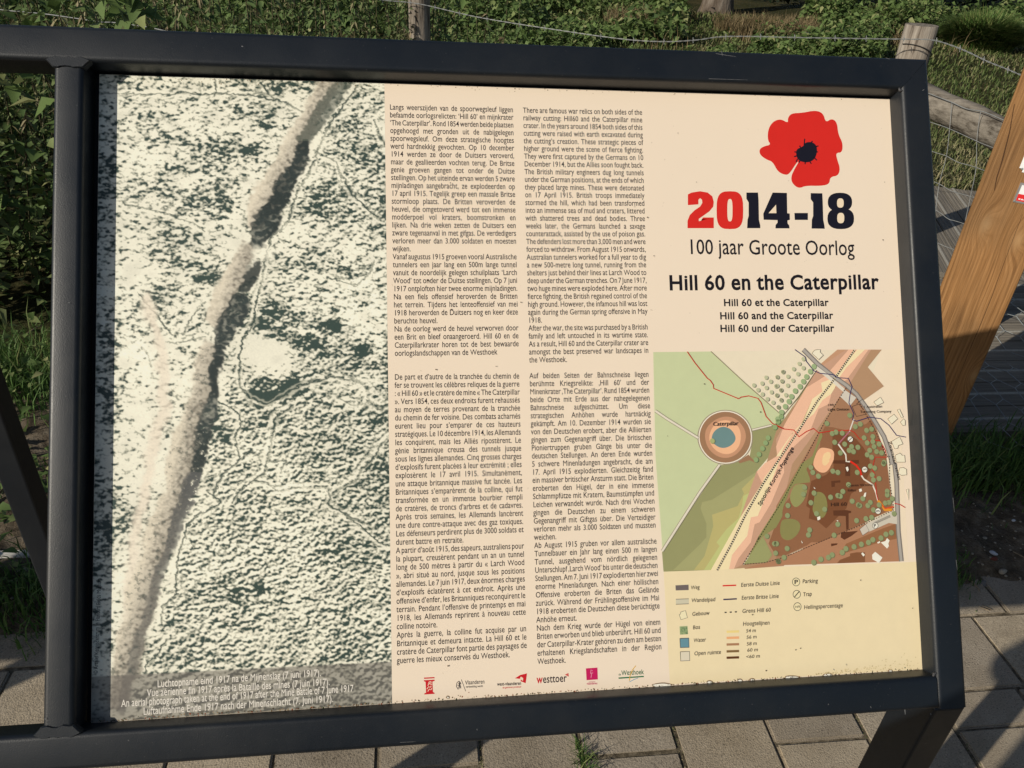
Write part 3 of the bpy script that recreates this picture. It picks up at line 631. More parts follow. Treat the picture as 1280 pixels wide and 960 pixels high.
P.line((232, 222, 206), 21, cD([(680,155),(700,185),(770,230),(795,290),(812,355)]), 2)
P.line((222, 150, 50), 22, cD([(812,355),(850,400),(865,430),(925,430)]), 3.4); P.line((220, 80, 36), 23, cD([(830,375),(870,420),(940,405)]), 1.6)
# dotted railway
rail = cB([(628,45),(450,300),(330,455),(180,690),(0,955)])+cC([(990,60),(880,230),(740,480),(640,690),(520,912)])
P.line(BK, 21, rail, 2.4); P.line((240, 224, 190), 22, rail, 1.9, (1.6, 1.6))
P.line((52, 40, 36), 22, cB([(560,350),(500,440),(400,600),(350,690),(210,955)])+cC([(1056,330),(725,866),(900,852)])+cD([(60,810),(340,690),(560,600),(720,535),(940,430),(905,200),(905,0)])+cB([(880,900),(800,710),(640,430)]), .9, (2.2, 1.6))
# front lines
P.line((198, 48, 34), 24, cA([(280,62),(340,150),(440,275),(462,290),(487,325),(490,355),(690,438),(710,425),(770,415),(845,435),(870,470),(910,580),(960,635),(1056,680)]), 1.1)
P.line((198, 48, 34), 24, cB([(0,655),(60,680),(140,688),(180,742),(240,700),(297,675),(340,712),(440,695),(590,690),(620,705),(665,760),(730,775),(825,770),(870,850),(885,905),(790,905)])+cD([(765,105),(785,140),(795,230),(800,300),(815,355)]), 1.1)
P.line((198, 48, 34), 24, cD([(945,378),(990,388),(1030,412)]), 1.1)
P.line((52, 44, 96), 24, cB([(148,45),(232,105),(240,140),(300,215),(350,235),(450,245),(495,270),(575,275),(605,340),(590,400),(580,470),(620,560),(608,605),(640,618),(700,600),(745,585),(835,598),(900,650),(960,730),(1035,745)]), 1.1)
# buildings
BL = (238, 230, 205)
def outline(p, L=24, f=BL): P.poly(f, L, p); P.line((96, 86, 76), L+.5, p+[p[0]], .6)
for q in (cB([(285,75),(305,50),(330,45),(352,45),(350,65),(375,90),(340,125)]), cB([(778,465),(832,425),(858,468),(805,495)]), cB([(890,600),(940,562),(970,598),(920,642)]), cB([(966,528),(985,520),(1015,585),(1000,592)]), cB([(990,625),(1018,598),(1030,612),(1030,650),(1010,652)]),
          cB([(920,780),(985,742),(1012,800),(975,812),(970,835),(945,838)]), cB([(950,890),(990,872),(1005,890),(1025,890),(1030,945),(960,945)]), cD([(985,95),(1015,92),(1040,105),(1042,150),(1000,155),(975,140)]), cD([(1038,270),(1058,262),(1058,350)])): outline(q)
for q in (cD([(765,790),(790,765),(848,812),(820,855),(795,840),(768,825)]), cD([(835,690),(870,680),(885,655),(905,675),(895,700),(900,720),(885,740)]), cD([(678,780),(690,770),(708,790),(695,803)]), cD([(805,690),(828,680),(830,692),(812,700)]), cD([(325,490),(350,480),(352,505),(330,515)]), cD([(660,265),(680,260),(685,280),(665,288)]), cD([(705,295),(718,290),(715,320),(692,350),(690,335)]), cD([(555,90),(572,85),(578,110),(568,126),(558,108)]), cD([(480,512),(495,515),(492,525)]), cD([(198,675),(210,690),(206,700)]), cD([(296,245),(312,258),(306,264)])):
    P.poly((240, 236, 222), 25, q)
outline(cD([(665,585),(715,545),(742,600),(690,635)]), 22, (206, 196, 182)); P.poly((206, 198, 182), 21, cD([(715,545),(930,440),(965,470),(965,545),(900,535),(742,605)])); P.line((70, 64, 60), 23, cD([(790,535),(910,480)]), 3.2, (.7, .8))
for q in (cB([(605,500),(660,480),(690,520)]), cB([(605,500),(640,580),(720,560)]), cB([(640,480),(690,440)])): P.line((80, 66, 56), 24, q, .6)
# trees drawn on the map
def tree_dots(pts, r, c=(150, 168, 112), L=26):
    r = r*.88
    for x, y in pts: P.disc(tuple(int(q*.78) for q in c), L, (x+.5, y+.5), r*1.05); P.disc(c, L+.4, (x, y), r)
tree_dots(cA([(812,330),(845,368),(880,402),(920,440),(965,468),(1008,505),(878,315),(912,350),(952,385),(995,412),(1030,450),(910,268),(946,300),(988,338),(1028,370),(998,264),(1038,298),(1046,222)]), 2.9, (190, 192, 158))
tree_dots(cB([(8,265),(45,298),(90,332),(52,224),(92,260),(132,292),(138,200),(172,240),(183,158),(215,192),(215,120),(5,335),(38,368),(75,408),(5,410),(38,448),(15,505)]), 2.9, (190, 192, 158))
tree_dots(cB([(300,180),(270,220),(240,262),(215,300),(188,340),(150,375),(120,420),(100,460),(70,500),(40,545),(10,600)]), 3.8, (158, 178, 132))
tree_dots(cA([(1030,580),(1005,620),(980,665),(925,750),(905,790),(880,835),(852,882),(828,925)]), 3.6, (146, 168, 118)); tree_dots(cA([(480,775)]), 3.6, (170, 176, 120))
GT = (144, 154, 110)
tree_dots(cB([(403,635),(585,570),(445,715),(475,705),(525,712),(465,785),(545,800),(510,870),(600,820),(650,825),(580,850),(615,860),(630,660),(670,640),(720,690),(760,680),(700,750),(770,740),(725,790),(780,820),(745,850),(800,860),(840,870),(725,885),(760,905),(770,780),(820,800),(860,945)]), 3.7, GT)
tree_dots(cD([(450,120),(490,130),(335,160),(275,90),(290,130),(645,130),(750,80),(785,95),(765,150),(775,190),(820,180),(855,60),(885,280),(885,310),(575,228),(530,282),(490,315),(510,320),(432,328),(605,360),(665,395),(655,390),(730,395),(750,370),(690,340),(870,375),(900,370),(925,340),(820,390),(775,430),(760,490),(715,500),(640,515),(490,545),(460,632),(265,590),(255,630),(85,738),(60,810),(88,475),(92,395),(225,250),(215,305),(300,295),(275,372),(320,460),(385,425),(0,700),(15,840),(940,460)]), 3.7, GT)
tree_dots(cD([(298,850),(355,825),(415,810),(445,790),(525,770),(555,740),(620,725),(678,705),(735,690),(770,668),(835,655),(875,625),(918,612)]), 3.9, GT)
tree_dots(cC([(915,640),(975,700),(985,775),(1005,840)]), 3.6, GT)
for x, y in cB([(590, 762)])+cD([(705, 108), (812, 440)])+cD([(790, 556)]):
    P.disc((60, 56, 50), 30, (x, y), 4.1); P.disc((232, 228, 214), 31, (x, y), 3.6)
P.line(BK, 32, cB([(572,780),(608,745)]), .9); P.text(BK, 32, 'P', cD([(777,570)])[0], None, 4.4, .02)
P.text(BK, 32, '16%', cD([(688,113)])[0], cD([(722,111)])[0], 1.9, .02); P.text(BK, 32, '8%', cD([(797,447)])[0], cD([(828,445)])[0], 2.2, .02)
# lettering
P.text(BK, 33, 'Caterpillar', cA([(483,655)])[0], cA([(686,650)])[0], 4.8, .006, shear=.12)
P.text(BK, 33, 'Spoorlijn Kortrijk-Poperinge', cC([(862,402)])[0], cB([(140,835)])[0], 4.8, .006, shear=.1)
P.text((60, 40, 30), 33, 'Hill 60', cD([(432,402)])[0], cD([(562,398)])[0], 4.6, 0)
P.text((60, 44, 36), 33, '14th', cB([(408,497)])[0], cB([(460,494)])[0], 2.8); P.text((60, 44, 36), 33, 'Light Division', cB([(408,535)])[0], cB([(582,532)])[0], 3.2)
P.text((60, 44, 36), 33, '1 Australian', cB([(695,513)])[0], cB([(845,508)])[0], 3.1); P.text((60, 44, 36), 33, 'Tunneling Company', cB([(668,552)])[0], cB([(918,548)])[0], 3.1)
P.text((70, 46, 34), 33, 'Queen Victoria', cD([(565,245)])[0], cD([(770,238)])[0], 3); P.text((70, 46, 34), 33, 'Rifles', cD([(568,285)])[0], cD([(636,282)])[0], 3)
P.text(BK, 33, 'Zwarteleenstraat', cB([(893,780)])[0], cD([(972,195)])[0], 3.6, .004)
P.build('printed_map', panel)

# ------------------------------------------------------------------ legend under the map
def cL(p): return [(840+x/5.818, 715+y/5.818) for x, y in p]
P = Print()
P.poly((236, 219, 180), 1, [(829.5, 713.5), (1127.5, 703), (1146.2, 702), (1152.8, 836.6), (837.5, 855.5)])
def rect(c, p, L=3): P.poly(c, L, cL(p))
rect((112, 102, 100), [(25,97),(120,92),(121,131),(27,134)]); rect((206, 200, 176), [(28,200),(122,195),(123,230),(28,234)])
P.line((110, 100, 90), 4, cL([(28,198),(122,194)]), .7); P.line((110, 100, 90), 4, cL([(28,235),(122,231)]), .7)
outline(cL([(52,310),(62,305),(62,292),(80,285),(98,280),(112,332),(65,347)]), 4, (238, 228, 190))
rect((150, 168, 122), [(55,396),(112,392),(117,452),(58,456)]); rng2 = random.Random(4)
for k in range(26):
    x, y = 60+rng2.random()*50, 398+rng2.random()*50; P.line((100, 128, 92), 4, cL([(x,y),(x+6,y+5),(x+2,y+9)]), .6)
rect((104, 146, 160), [(57,483),(122,480),(124,548),(60,550)]); P.line((60, 56, 52), 4, cL([(57,483),(122,480),(124,548),(60,550),(57,483)]), .8)
rect((222, 212, 190), [(60,580),(127,577),(129,644),(63,647)]); P.line((90, 84, 78), 4, cL([(60,580),(127,577),(129,644),(63,647),(60,580)]), .8)
P.line((214, 40, 34), 4, cL([(368,100),(466,96)]), 1.7); P.line((44, 34, 74), 4, cL([(373,200),(471,195)]), 1.7); P.line(BK, 4, cL([(382,294),(478,289)]), 1.5, (2.8, 4.1))
for c, y in (((238, 214, 140), 434), ((234, 172, 124), 479), ((172, 128, 94), 527), ((128, 100, 62), 577), ((96, 58, 28), 623)):
    P.poly(c, 4, cL([(396,y-8),(487,y-11),(488,y+6),(397,y+9)]))
for x, y in ((902, 72), (907, 162), (912, 252)): P.disc((50, 58, 50), 4, cL([(x, y)])[0], 5.3, 28); P.disc((236, 222, 180), 5, cL([(x, y)])[0], 4.6, 28)
P.text(BK, 6, 'P', cL([(888,87)])[0], cL([(918,86)])[0], 5, .025); P.line(BK, 6, cL([(890,182),(924,142)]), 1.1); P.text(BK, 6, '16%', cL([(892,260)])[0], cL([(933,257)])[0], 2.4, .02)
for s, x0, x1, y0, y1, cp in (('Weg',136,200,127,123,4.6),('Wandelpad',140,315,220,212,4.6),('Gebouw',145,272,319,311,4.6),('Bos',150,204,417,413,4.6),('Water',156,246,511,505,4.6),('Open ruimte',160,356,606,595,4.6),
    ('Eerste Duitse Linie',500,783,108,93,4.8),('Eerste Britse Linie',504,776,202,188,4.8),('Grens Hill 60',509,718,298,288,4.8),('Hoogtelijnen',514,710,391,382,4.8),('54 m',537,610,440,436,4),('56 m',540,616,487,481,4),('58 m',541,617,535,529,4),('60 m',545,625,580,575,4),('<60 m',536,640,628,622,4),
    ('Parking',947,1060,82,77,4.8),('Trap',952,1017,177,172,4.8),('Hellingspercentage',958,1242,270,256,4.8)):
    P.text((50, 42, 38), 6, s, cL([(x0, y0)])[0], cL([(x1, y1)])[0], cp, .008, shear=.12)
P.build('map_legend', panel)

# ------------------------------------------------------------------ sponsors' marks along the foot
def cS(p): return [(480+x/5.818, 820+y/5.818) for x, y in p]
def cT(p): return [(650+x/5.818, 820+y/5.818) for x, y in p]
RD = (200, 32, 40)
P = Print(); P.poly(RD, 2, cS([(290,157),(366,153),(368,162),(292,166)])); P.poly(RD, 2, cS([(290,176),(368,172),(368,181),(352,186),(356,262),(368,268),(368,275),(293,280),(293,272),(306,266),(302,188),(290,184)]))
for a in ([(318,215),(330,200),(345,192),(338,208),(350,205)], [(312,240),(325,222),(335,228),(345,216)], [(318,258),(330,240),(342,246),(348,232)], [(322,200),(330,188),(344,186)]): P.line((238, 214, 190), 3, cS(a), .9)
P.text(RD, 2, '18-60', cS([(294,152)])[0], cS([(364,148)])[0], .9) if False else None
P.build('column_logo', panel)
P = Print(); P.text((40, 38, 42), 2, 'Vlaanderen', cS([(590,208)])[0], cS([(732,200)])[0], 4.6, .008); P.text((40, 38, 42), 2, 'verbeelding werkt', cS([(595,231)])[0], cS([(720,225)])[0], 2.3, .012)
P.line((60, 56, 58), 2, cS([(562,170),(594,256)]), .6)
for a in ([(545,182),(530,195),(527,222),(540,243)], [(540,200),(552,196),(562,204)], [(534,212),(556,215)], [(540,228),(550,222),(560,236)], [(548,182),(545,240)], [(556,188),(552,208),(560,228)]): P.line((44, 42, 46), 2, cS(a), .8)
P.build('lion_logo', panel)
P = Print(); P.text((34, 28, 34), 2, 'west-vlaanderen', cS([(823,216)])[0], cS([(998,209)])[0], 3.6, .022); P.text(RD, 2, 'de gedreven provincie', cS([(862,236)])[0], cS([(998,229)])[0], 2, .012)
P.poly(RD, 2, cS([(1040,126),(1030,198),(1012,190),(990,182),(1000,172),(985,166),(952,162),(990,138)])); P.poly((240, 218, 192), 3, cS([(995,150),(1012,160),(1010,182),(998,170),(988,164)]))
P.build('kite_logo', panel)
P = Print(); P.text((200, 36, 46), 2, 'w', cT([(122,198)])[0], cT([(165,196)])[0], 8.4, .02); P.text((56, 44, 44), 2, 'esttoer', cT([(166,196)])[0], cT([(340,186)])[0], 8.4, .012)
P.poly((200, 36, 46), 2, cT([(326,136),(352,124),(354,150)])); P.poly((240, 218, 192), 3, cT([(338,135),(346,136),(345,142)])); P.build('tourism_logo', panel)
P = Print(); P.poly((196, 30, 92), 2, cT([(479,90),(563,84),(566,170),(484,176)])); P.line((232, 150, 176), 3, cT([(528,108),(516,100),(514,120),(520,135),(516,158)]), .8); P.line((232, 150, 176), 3, cT([(512,128),(532,122)]), .7)
P.text((190, 40, 96), 2, 'toerisme', cT([(500,193)])[0], cT([(548,191)])[0], 1.4, .01); P.text((190, 40, 96), 2, 'vlaanderen', cT([(485,208)])[0], cT([(563,205)])[0], 2.2, .02); P.build('pink_square_logo', panel)
P = Print(); P.text((44, 100, 66), 2, 'de', cT([(716,142)])[0], cT([(735,141)])[0], 2.4, .01); P.text((44, 100, 66), 2, 'Westhoek', cT([(738,140)])[0], cT([(900,132)])[0], 5.6, .012)
P.poly((34, 110, 70), 2, cT([(716,156),(900,144),(901,153),(717,166)])); P.line((214, 168, 50), 3, cT([(842,70),(815,105),(798,150),(796,180)]), .9); P.line((90, 150, 180), 3, cT([(796,188),(830,170),(858,160)]), .7); P.build('westhoek_logo', panel)
# peeled white spots and a crust of dirt along the lower edge
P = Print()
for x, y, w_, h_ in ((827, 856.2, 22, 4), (887, 852.5, 6, 2.5), (925, 850.3, 5, 2), (940, 849.5, 5, 2), (990, 846.6, 18, 3.2), (1035, 843.7, 11, 3.4), (1113, 838.3, 4, 1.5), (560, 871.5, 3, 2)):
    P.poly((120, 96, 70), 3, blob((x, y), w_/2+1, h_/2+1, int(x), .08, 16)); P.poly((245, 240, 228), 4, blob((x, y+.3), w_/2, h_/2, int(x), .08, 16)); P.build('peeled_spot', panel); P = Print()
def bottom_y(x): return 903.3+(837-903.3)*(x-113)/(1153-113)
P = Print()
for k in range(520):
    x = rng2.uniform(120, 1150); e = abs(rng2.gauss(0, 1.1))*(1+2.2*math.exp(-((x-565)/22)**2)+.8*math.exp(-((x-250)/60)**2)); y = bottom_y(x)-e-.3
    P.disc(rng2.choice([(70, 56, 38), (104, 84, 58), (150, 128, 96), (60, 70, 40), (140, 70, 40)]), 4, (x, y), rng2.uniform(.25, .9), 6)
for k in range(130):
    x = rng2.uniform(130, 1105); y = 94.5+(x-125)*.0284+abs(rng2.gauss(0, 2.2)); P.disc((150, 130, 105), 4, (x, y), rng2.uniform(.2, .8), 6)
for k in range(150):
    x = rng2.uniform(1020, 1150); y = bottom_y(x)-2-abs(rng2.gauss(0, 7))*math.exp(-((x-1130)/60)**2)-rng2.random()*2; P.disc((214, 196, 152), 4, (x, y), rng2.uniform(.3, 1.1), 6)
for x, y in ((563, 229), (581, 266), (535, 351), (531, 374), (564, 387), (809, 272), (651, 378), (620, 458), (834, 545), (950, 515), (880, 480), (1103, 300), (1140, 760), (957, 838), (1075, 725), (994, 812), (1000, 810), (940, 768), (817, 320), (1105, 228), (545, 462), (870, 228), (241, 148), (560, 832)):
    P.disc((92, 74, 56), 34, (x, y), rng2.uniform(.5, .95), 7)
setp(P.build('dirt_specks', panel), kind='stuff')

# ================================================================== GROUND
def sstep(a, b, x): t = np.clip((x-a)/(b-a), 0, 1); return t*t*(3-2*t)
def vnoise(x, y, s, seed):
    """smooth value noise on numpy arrays"""
    r = np.random.default_rng(seed).random((64, 64)); x = x*s; y = y*s; xi = np.floor(x).astype(int); yi = np.floor(y).astype(int)
    fx = x-xi; fy = y-yi; fx = fx*fx*(3-2*fx); fy = fy*fy*(3-2*fy); g = lambda a, b: r[a % 64, b % 64]
    return (g(xi, yi)*(1-fx)+g(xi+1, yi)*fx)*(1-fy)+(g(xi, yi+1)*(1-fx)+g(xi+1, yi+1)*fx)*fy
def grid_sheet(name, x0, x1, y0, y1, nx, ny, fz, material, ygeo=False):
    xs = np.linspace(x0, x1, nx); ys = y0+(y1-y0)*(np.linspace(0, 1, ny)**(2.2 if ygeo else 1)); X, Y = np.meshgrid(xs, ys)
    Z = fz(X, Y); idx = np.arange(nx*ny).reshape(ny, nx)
    f = np.stack([idx[:-1, :-1], idx[:-1, 1:], idx[1:, 1:], idx[1:, :-1]], -1).reshape(-1, 4)
    return setp(link(name, mesh_np(name, np.stack([X, Y, Z], -1).reshape(-1, 3), f, True), None, material), kind='structure')
def field_mat():
    m, n, b = mat('rough_pasture', .95, .1); vec = obj_vec(n)
    a = noise(n, .6, 5, .65, vec); r = ramp(n, a.outputs[0], [(.3, (.028, .036, .012)), (.5, (.055, .055, .022)), (.7, (.11, .088, .042))])
    c = noise(n, 30, 5, .7, vec); r2 = ramp(n, c.outputs[0], [(.3, (.35,)*3), (.7, (1.25,)*3)])
    n.links.new(mix(n, 1, r.outputs[0], r2.outputs[0], 'MULTIPLY'), b.inputs['Base Color']); bump(n, b, c.outputs[0], .03); return m
M_FIELD = field_mat()
FY0 = 2.0
grid_sheet('field', -60, 90, FY0, 220, 200, 160, lambda X, Y: -.02+.05*vnoise(X+50, Y, 1.3, 3)*sstep(2.2, 3.5, Y)+.25*sstep(9, 22, Y)*vnoise(X+9, Y, .2, 5), M_FIELD, True)
M_SAND = noise_mat('joint_sand', [(.3, (.05, .042, .028)), (.5, (.14, .115, .08)), (.7, (.26, .22, .16))], 60, .95, .1, (300, .002))
grid_sheet('paving_bed', -12, 14, -10, 1.62, 60, 60, lambda X, Y: -.0055+0*X, M_SAND)
def soil_mat():
    m, n, b = mat('dry_soil', .95, .08); vec = obj_vec(n)
    a = noise(n, 22, 7, .7, vec); r = ramp(n, a.outputs[0], [(.3, (.05, .038, .027)), (.5, (.13, .103, .073)), (.72, (.25, .21, .16))]); n.links.new(r.outputs[0], b.inputs['Base Color'])
    c = noise(n, 90, 6, .7, vec); bump(n, b, c.outputs[0], .012); return m
M_SOIL = soil_mat()
def soil_z(X, Y):
    e = 1.305+.05*vnoise(X+7, Y*0+3, 3.1, 9)+.03*vnoise(X, Y*0, 14, 10)
    return -.025 + sstep(0, .16, Y-e)*(.035+.035*vnoise(X+5, Y, 4, 11)+.022*vnoise(X+5, Y, 15, 12)+.010*vnoise(X+5, Y, 45, 13)) 
grid_sheet('soil_verge', -3.2, 3.6, 1.26, 2.6, 620, 200, soil_z, M_SOIL)

# pavers, each an object
def paver_mat():
    m, n, b = mat('concrete_paver', .9, .15); vec = obj_vec(n); oi = n.nodes.new('ShaderNodeObjectInfo')
    add = n.nodes.new('ShaderNodeVectorMath'); add.operation = 'ADD'; n.links.new(vec, add.inputs[0]); n.links.new(oi.outputs['Location'], add.inputs[1]); v = add.outputs[0]
    a = noise(n, 7, 6, .65, v); r = ramp(n, a.outputs[0], [(.3, (.32, .27, .205)), (.7, (.46, .395, .305))])
    c = noise(n, 260, 3, .6, v); r2 = ramp(n, c.outputs[0], [(.27, (.3,)*3), (.44, (.95,)*3), (.62, (1.02,)*3), (.74, (1.7,)*3)])
    o = mix(n, 1, r.outputs[0], r2.outputs[0], 'MULTIPLY')
    rv = ramp(n, oi.outputs['Random'], [(0, (.84, .84, .86)), (1, (1.12, 1.1, 1.06))]); o = mix(n, 1, o, rv.outputs[0], 'MULTIPLY')
    g = noise(n, 3.2, 5, .7, v); r3 = ramp(n, g.outputs[0], [(.35, (.8, .78, .74)), (.6, (1, 1, 1))]); o = mix(n, 1, o, r3.outputs[0], 'MULTIPLY')
    n.links.new(o, b.inputs['Base Color']); bump(n, b, c.outputs[0], .0022); return m
M_PAV = paver_mat()
pavement = thing('pavement', (0, 0, 0), None, None); setp(pavement, kind='structure')
_pv = {}
def paver(x0, x1, y0, y1):
    w, l = round(x1-x0-.005, 3), round(y1-y0-.005, 3)
    if (w, l) not in _pv:
        me = MB().box((-w/2, -l/2, -.06), (w/2, l/2, 0)).mesh('paver')
        bm = bmesh.new(); bm.from_mesh(me); top = [e for e in bm.edges if all(v.co.z > -.01 for v in e.verts)]
        bmesh.ops.bevel(bm, geom=top+[e for e in bm.edges if e not in top and abs(e.verts[0].co.z-e.verts[1].co.z) > .01], offset=.0045, segments=2, affect='EDGES'); bm.to_mesh(me); bm.free()
        me.materials.append(M_PAV); _pv[(w, l)] = me
    o = bpy.data.objects.new('paver', _pv[(w, l)]); COL.objects.link(o); o.parent = pavement
    o.location = ((x0+x1)/2+random.uniform(-.0012, .0012), (y0+y1)/2+random.uniform(-.0012, .0012), random.uniform(-.0016, .0012)); o.rotation_euler = (random.uniform(-.005, .005), random.uniform(-.005, .005), random.uniform(-.006, .006))
PX0, PP = -.559, .2262
for k in range(-6, 13):
    x0 = PX0+PP*k; x1 = x0+PP
    if k % 2: ys = [1.069, .854]
    else: ys = [1.069, .967]
    while ys[-1] > .15: ys.append(ys[-1]-PP)
    for a, b_ in zip(ys[1:], ys[:-1]): paver(x0, x1, a, b_)
    paver(x0+.031, x1+.031, 1.069, 1.295); paver(x0-.08, x1-.08, 1.295, 1.52)

# ================================================================== PLANTS
def foliage_mat(name, stops, trans=.25, rough=.6):
    m, n, b = mat(name, rough, .25); a = n.nodes.new('ShaderNodeVertexColor'); a.layer_name = 'var'
    r = ramp(n, a.outputs[0], stops); n.links.new(r.outputs[0], b.inputs['Base Color'])
    t = n.nodes.new('ShaderNodeBsdfTranslucent'); n.links.new(r.outputs[0], t.inputs[0]); mx = n.nodes.new('ShaderNodeMixShader'); mx.inputs[0].default_value = trans
    out = n.nodes['Material Output']; n.links.new(b.outputs[0], mx.inputs[1]); n.links.new(t.outputs[0], mx.inputs[2]); n.links.new(mx.outputs[0], out.inputs[0]); return m
M_NET = foliage_mat('nettle_leaf', [(0, (.05, .095, .03)), (.6, (.14, .20, .07)), (.88, (.24, .25, .12)), (1, (.34, .27, .17))])
M_WEED = foliage_mat('weed_leaf', [(0, (.055, .095, .028)), (.6, (.14, .21, .065)), (1, (.30, .31, .14))])
M_GRASS = foliage_mat('grass_blade', [(0, (.05, .09, .025)), (.4, (.12, .165, .05)), (.7, (.25, .235, .115)), (1, (.42, .35, .21))])
M_LUSH = foliage_mat('lush_grass_blade', [(0, (.04, .085, .02)), (.7, (.10, .19, .045)), (1, (.22, .25, .09))])
M_STRAW = foliage_mat('dry_grass_blade', [(0, (.10, .085, .04)), (.5, (.22, .165, .085)), (1, (.34, .26, .15))])
M_SHADE_HEDGE = foliage_mat('shade_toned_hedge_leaf', [(0, (.008, .016, .008)), (.7, (.018, .034, .014)), (1, (.04, .05, .02))], .1)  # leaf colour set very dark to stand for the shade beneath the tree canopy
M_STEM = noise_mat('plant_stem', [(.3, (.05, .06, .025)), (.7, (.13, .10, .06))], 40)
M_BARK = noise_mat('tree_bark', [(.3, (.05, .038, .028)), (.5, (.12, .095, .075)), (.7, (.2, .17, .14))], 7, .95, .1, (14, .03), vscale=(1, 1, .25))

def leaf_arrays(P, yaw, pitch, L, W, var, roll=None, sag=.25):
    n = len(P); cy, sy, cp, sp = np.cos(yaw), np.sin(yaw), np.cos(pitch), np.sin(pitch)
    d = np.stack([cy*cp, sy*cp, sp], 1); s = np.stack([-sy, cy, 0*cy], 1); u = np.cross(d, s)
    if roll is not None: c, q = np.cos(roll)[:, None], np.sin(roll)[:, None]; s, u = s*c+u*q, u*c-s*q
    L = L[:, None]; W = W[:, None]; z = np.array([0, 0, 1.])
    a = P; m = P+d*L*.42+u*L*-.03; l = P+d*L*.36+s*W*.5+u*W*.16; r = P+d*L*.36-s*W*.5+u*W*.16; t = P+d*L-z*L*sag
    V = np.stack([a, l, m, r, t], 1).reshape(-1, 3); b = (np.arange(n)*5)[:, None]
    F = np.concatenate([b+np.array([0, 2, 1]), b+np.array([0, 3, 2]), b+np.array([1, 2, 4]), b+np.array([2, 3, 4])], 0)
    return V, F, np.repeat(np.clip(var, 0, 1), 5)
def blade_arrays(P, yaw, h, w, lean, var):
    n = len(P); d = np.stack([np.cos(yaw), np.sin(yaw), 0*yaw], 1); s = np.stack([-np.sin(yaw), np.cos(yaw), 0*yaw], 1); z = np.array([0, 0, 1.])
    h_ = h[:, None]; w_ = w[:, None]; ln = lean[:, None]
    a = P-s*w_/2; b = P+s*w_/2; m = P+z*h_*.55+d*h_*ln*.3; c = m-s*w_*.4; e = m+s*w_*.4; t = P+z*h_*np.clip(1-.35*ln, .2, 1)+d*h_*ln
    V = np.stack([a, b, c, e, t], 1).reshape(-1, 3); k = (np.arange(n)*5)[:, None]
    F = np.concatenate([k+np.array([0, 1, 3]), k+np.array([0, 3, 2]), k+np.array([2, 3, 4])], 0)
    return V, F, np.repeat(np.clip(var, 0, 1), 5)
def merge(parts):
    vs, fs, cs = [], [], []; b = 0
    for V_, F_, c in parts: vs.append(V_); fs.append(F_+b); cs.append(c); b += len(V_)
    return np.concatenate(vs), np.concatenate(fs), np.concatenate(cs)
def veg(name, parts, material, parent=None, label=None, cat=None, kind='stuff'):
    V_, F_, c = merge(parts); o = link(name, mesh_np(name, V_, F_, False, c.astype(np.float32)), parent, material)
    return setp(o, label, cat, None, kind)
def wedge(n, r0, r1, a0, a1, near=1.0):
    r = r0*(r1/r0)**(rng.random(n)**near); a = np.radians(a0+(a1-a0)*rng.random(n)); return r*np.sin(a), r*np.cos(a)
def zf(x, y): return -.02+.05*vnoise(x+50, y, 1.3, 3)*sstep(2.2, 3.5, y)+.25*sstep(9, 22, y)*vnoise(x+9, y, .2, 5)

def nettles(pts, hmin, hmax, ls=.075, dry=.25, base=.0):
    leaves_, stems = [], MB()
    for x, y in pts:
        h = random.uniform(hmin, hmax); az = random.uniform(0, 6.28); ln = random.uniform(0, .22); z0 = float(zf(np.array(x), np.array(y)))
        top = np.array([x+h*ln*math.cos(az), y+h*ln*math.sin(az), z0+h]); bot = np.array([x, y, z0]); midp = (top+bot)/2+np.array([0, 0, .02])
        stems.tube([bot, midp, top], [.004, .0035, .002], 4, False)
        k = max(4, int(h/.055)); t = np.linspace(.08+base, 1, k); ax = rng.random()*3.14
        for rep in range(3):
            P_ = bot+np.outer(t, top-bot)+rng.normal(0, .012, (k, 3)); yaw = ax+np.arange(k)*1.57+rep*2.3+rng.normal(0, .35, k)
            L = ls*(1.15-.55*t)*rng.uniform(.7, 1.25, k); leaves_.append((P_, yaw, rng.normal(-.25, .3, k), L, L*.52, rng.normal(.48, .2, k)))
        if random.random() < dry:      # strings of seed
            P_ = bot+np.outer(rng.uniform(.6, 1, 16), top-bot); leaves_.append((P_, rng.uniform(0, 6.28, 16), rng.normal(-.7, .3, 16), np.full(16, .05), np.full(16, .011), rng.uniform(.9, 1, 16)))
    A = [np.concatenate([q[i] for q in leaves_]) for i in range(6)]
    return leaf_arrays(*A, roll=rng.normal(0, .35, len(A[0]))), stems

pts = []
while len(pts) < 520:
    x, y = random.uniform(-5, 1.0), random.uniform(2.95, 6.6)
    if x < -.95-.0*(y) + (y-3.0)*.55 and x > -1.25*y and not (y < 3.3 and x > -1.4): pts.append((x, y))
arr, stems = nettles(pts, .75, 1.45, dry=.5)
veg('nettle_thicket', [arr], M_NET, None, 'tall nettle thicket with tan seed strings behind the board at upper left', 'nettles')
setp(stems.build('nettle_stems', M_STEM), 'thin upright nettle stems inside the thicket at upper left', 'nettle stems', kind='stuff')

# broad-leaved climbers on the near face of the thicket, left bay
n = 1500; zz = rng.uniform(.12, 1.45, n); x = rng.uniform(-2.6, -1.0, n); k_ = vnoise(x*3+20, zz*3, 1.6, 71); m = k_ > .30+.35*sstep(.75, .15, zz); x, zz = x[m], zz[m]; n = len(x); y = 2.98+.22*vnoise(x, zz, 3, 72)+.12*zz+rng.normal(0, .05, n)+.18*(x+1.8)
L = rng.uniform(.045, .1, n); veg('climbing_leaves', [leaf_arrays(np.stack([x, y, zz], 1), rng.normal(-1.57, 1.1, n), rng.normal(.0, .45, n), L, L*rng.uniform(.5, .85, n), rng.normal(.55, .25, n), rng.normal(0, .45, n), .15)], M_WEED, None, 'broad green leaves covering the thicket in the open left bay', 'leafy climber')

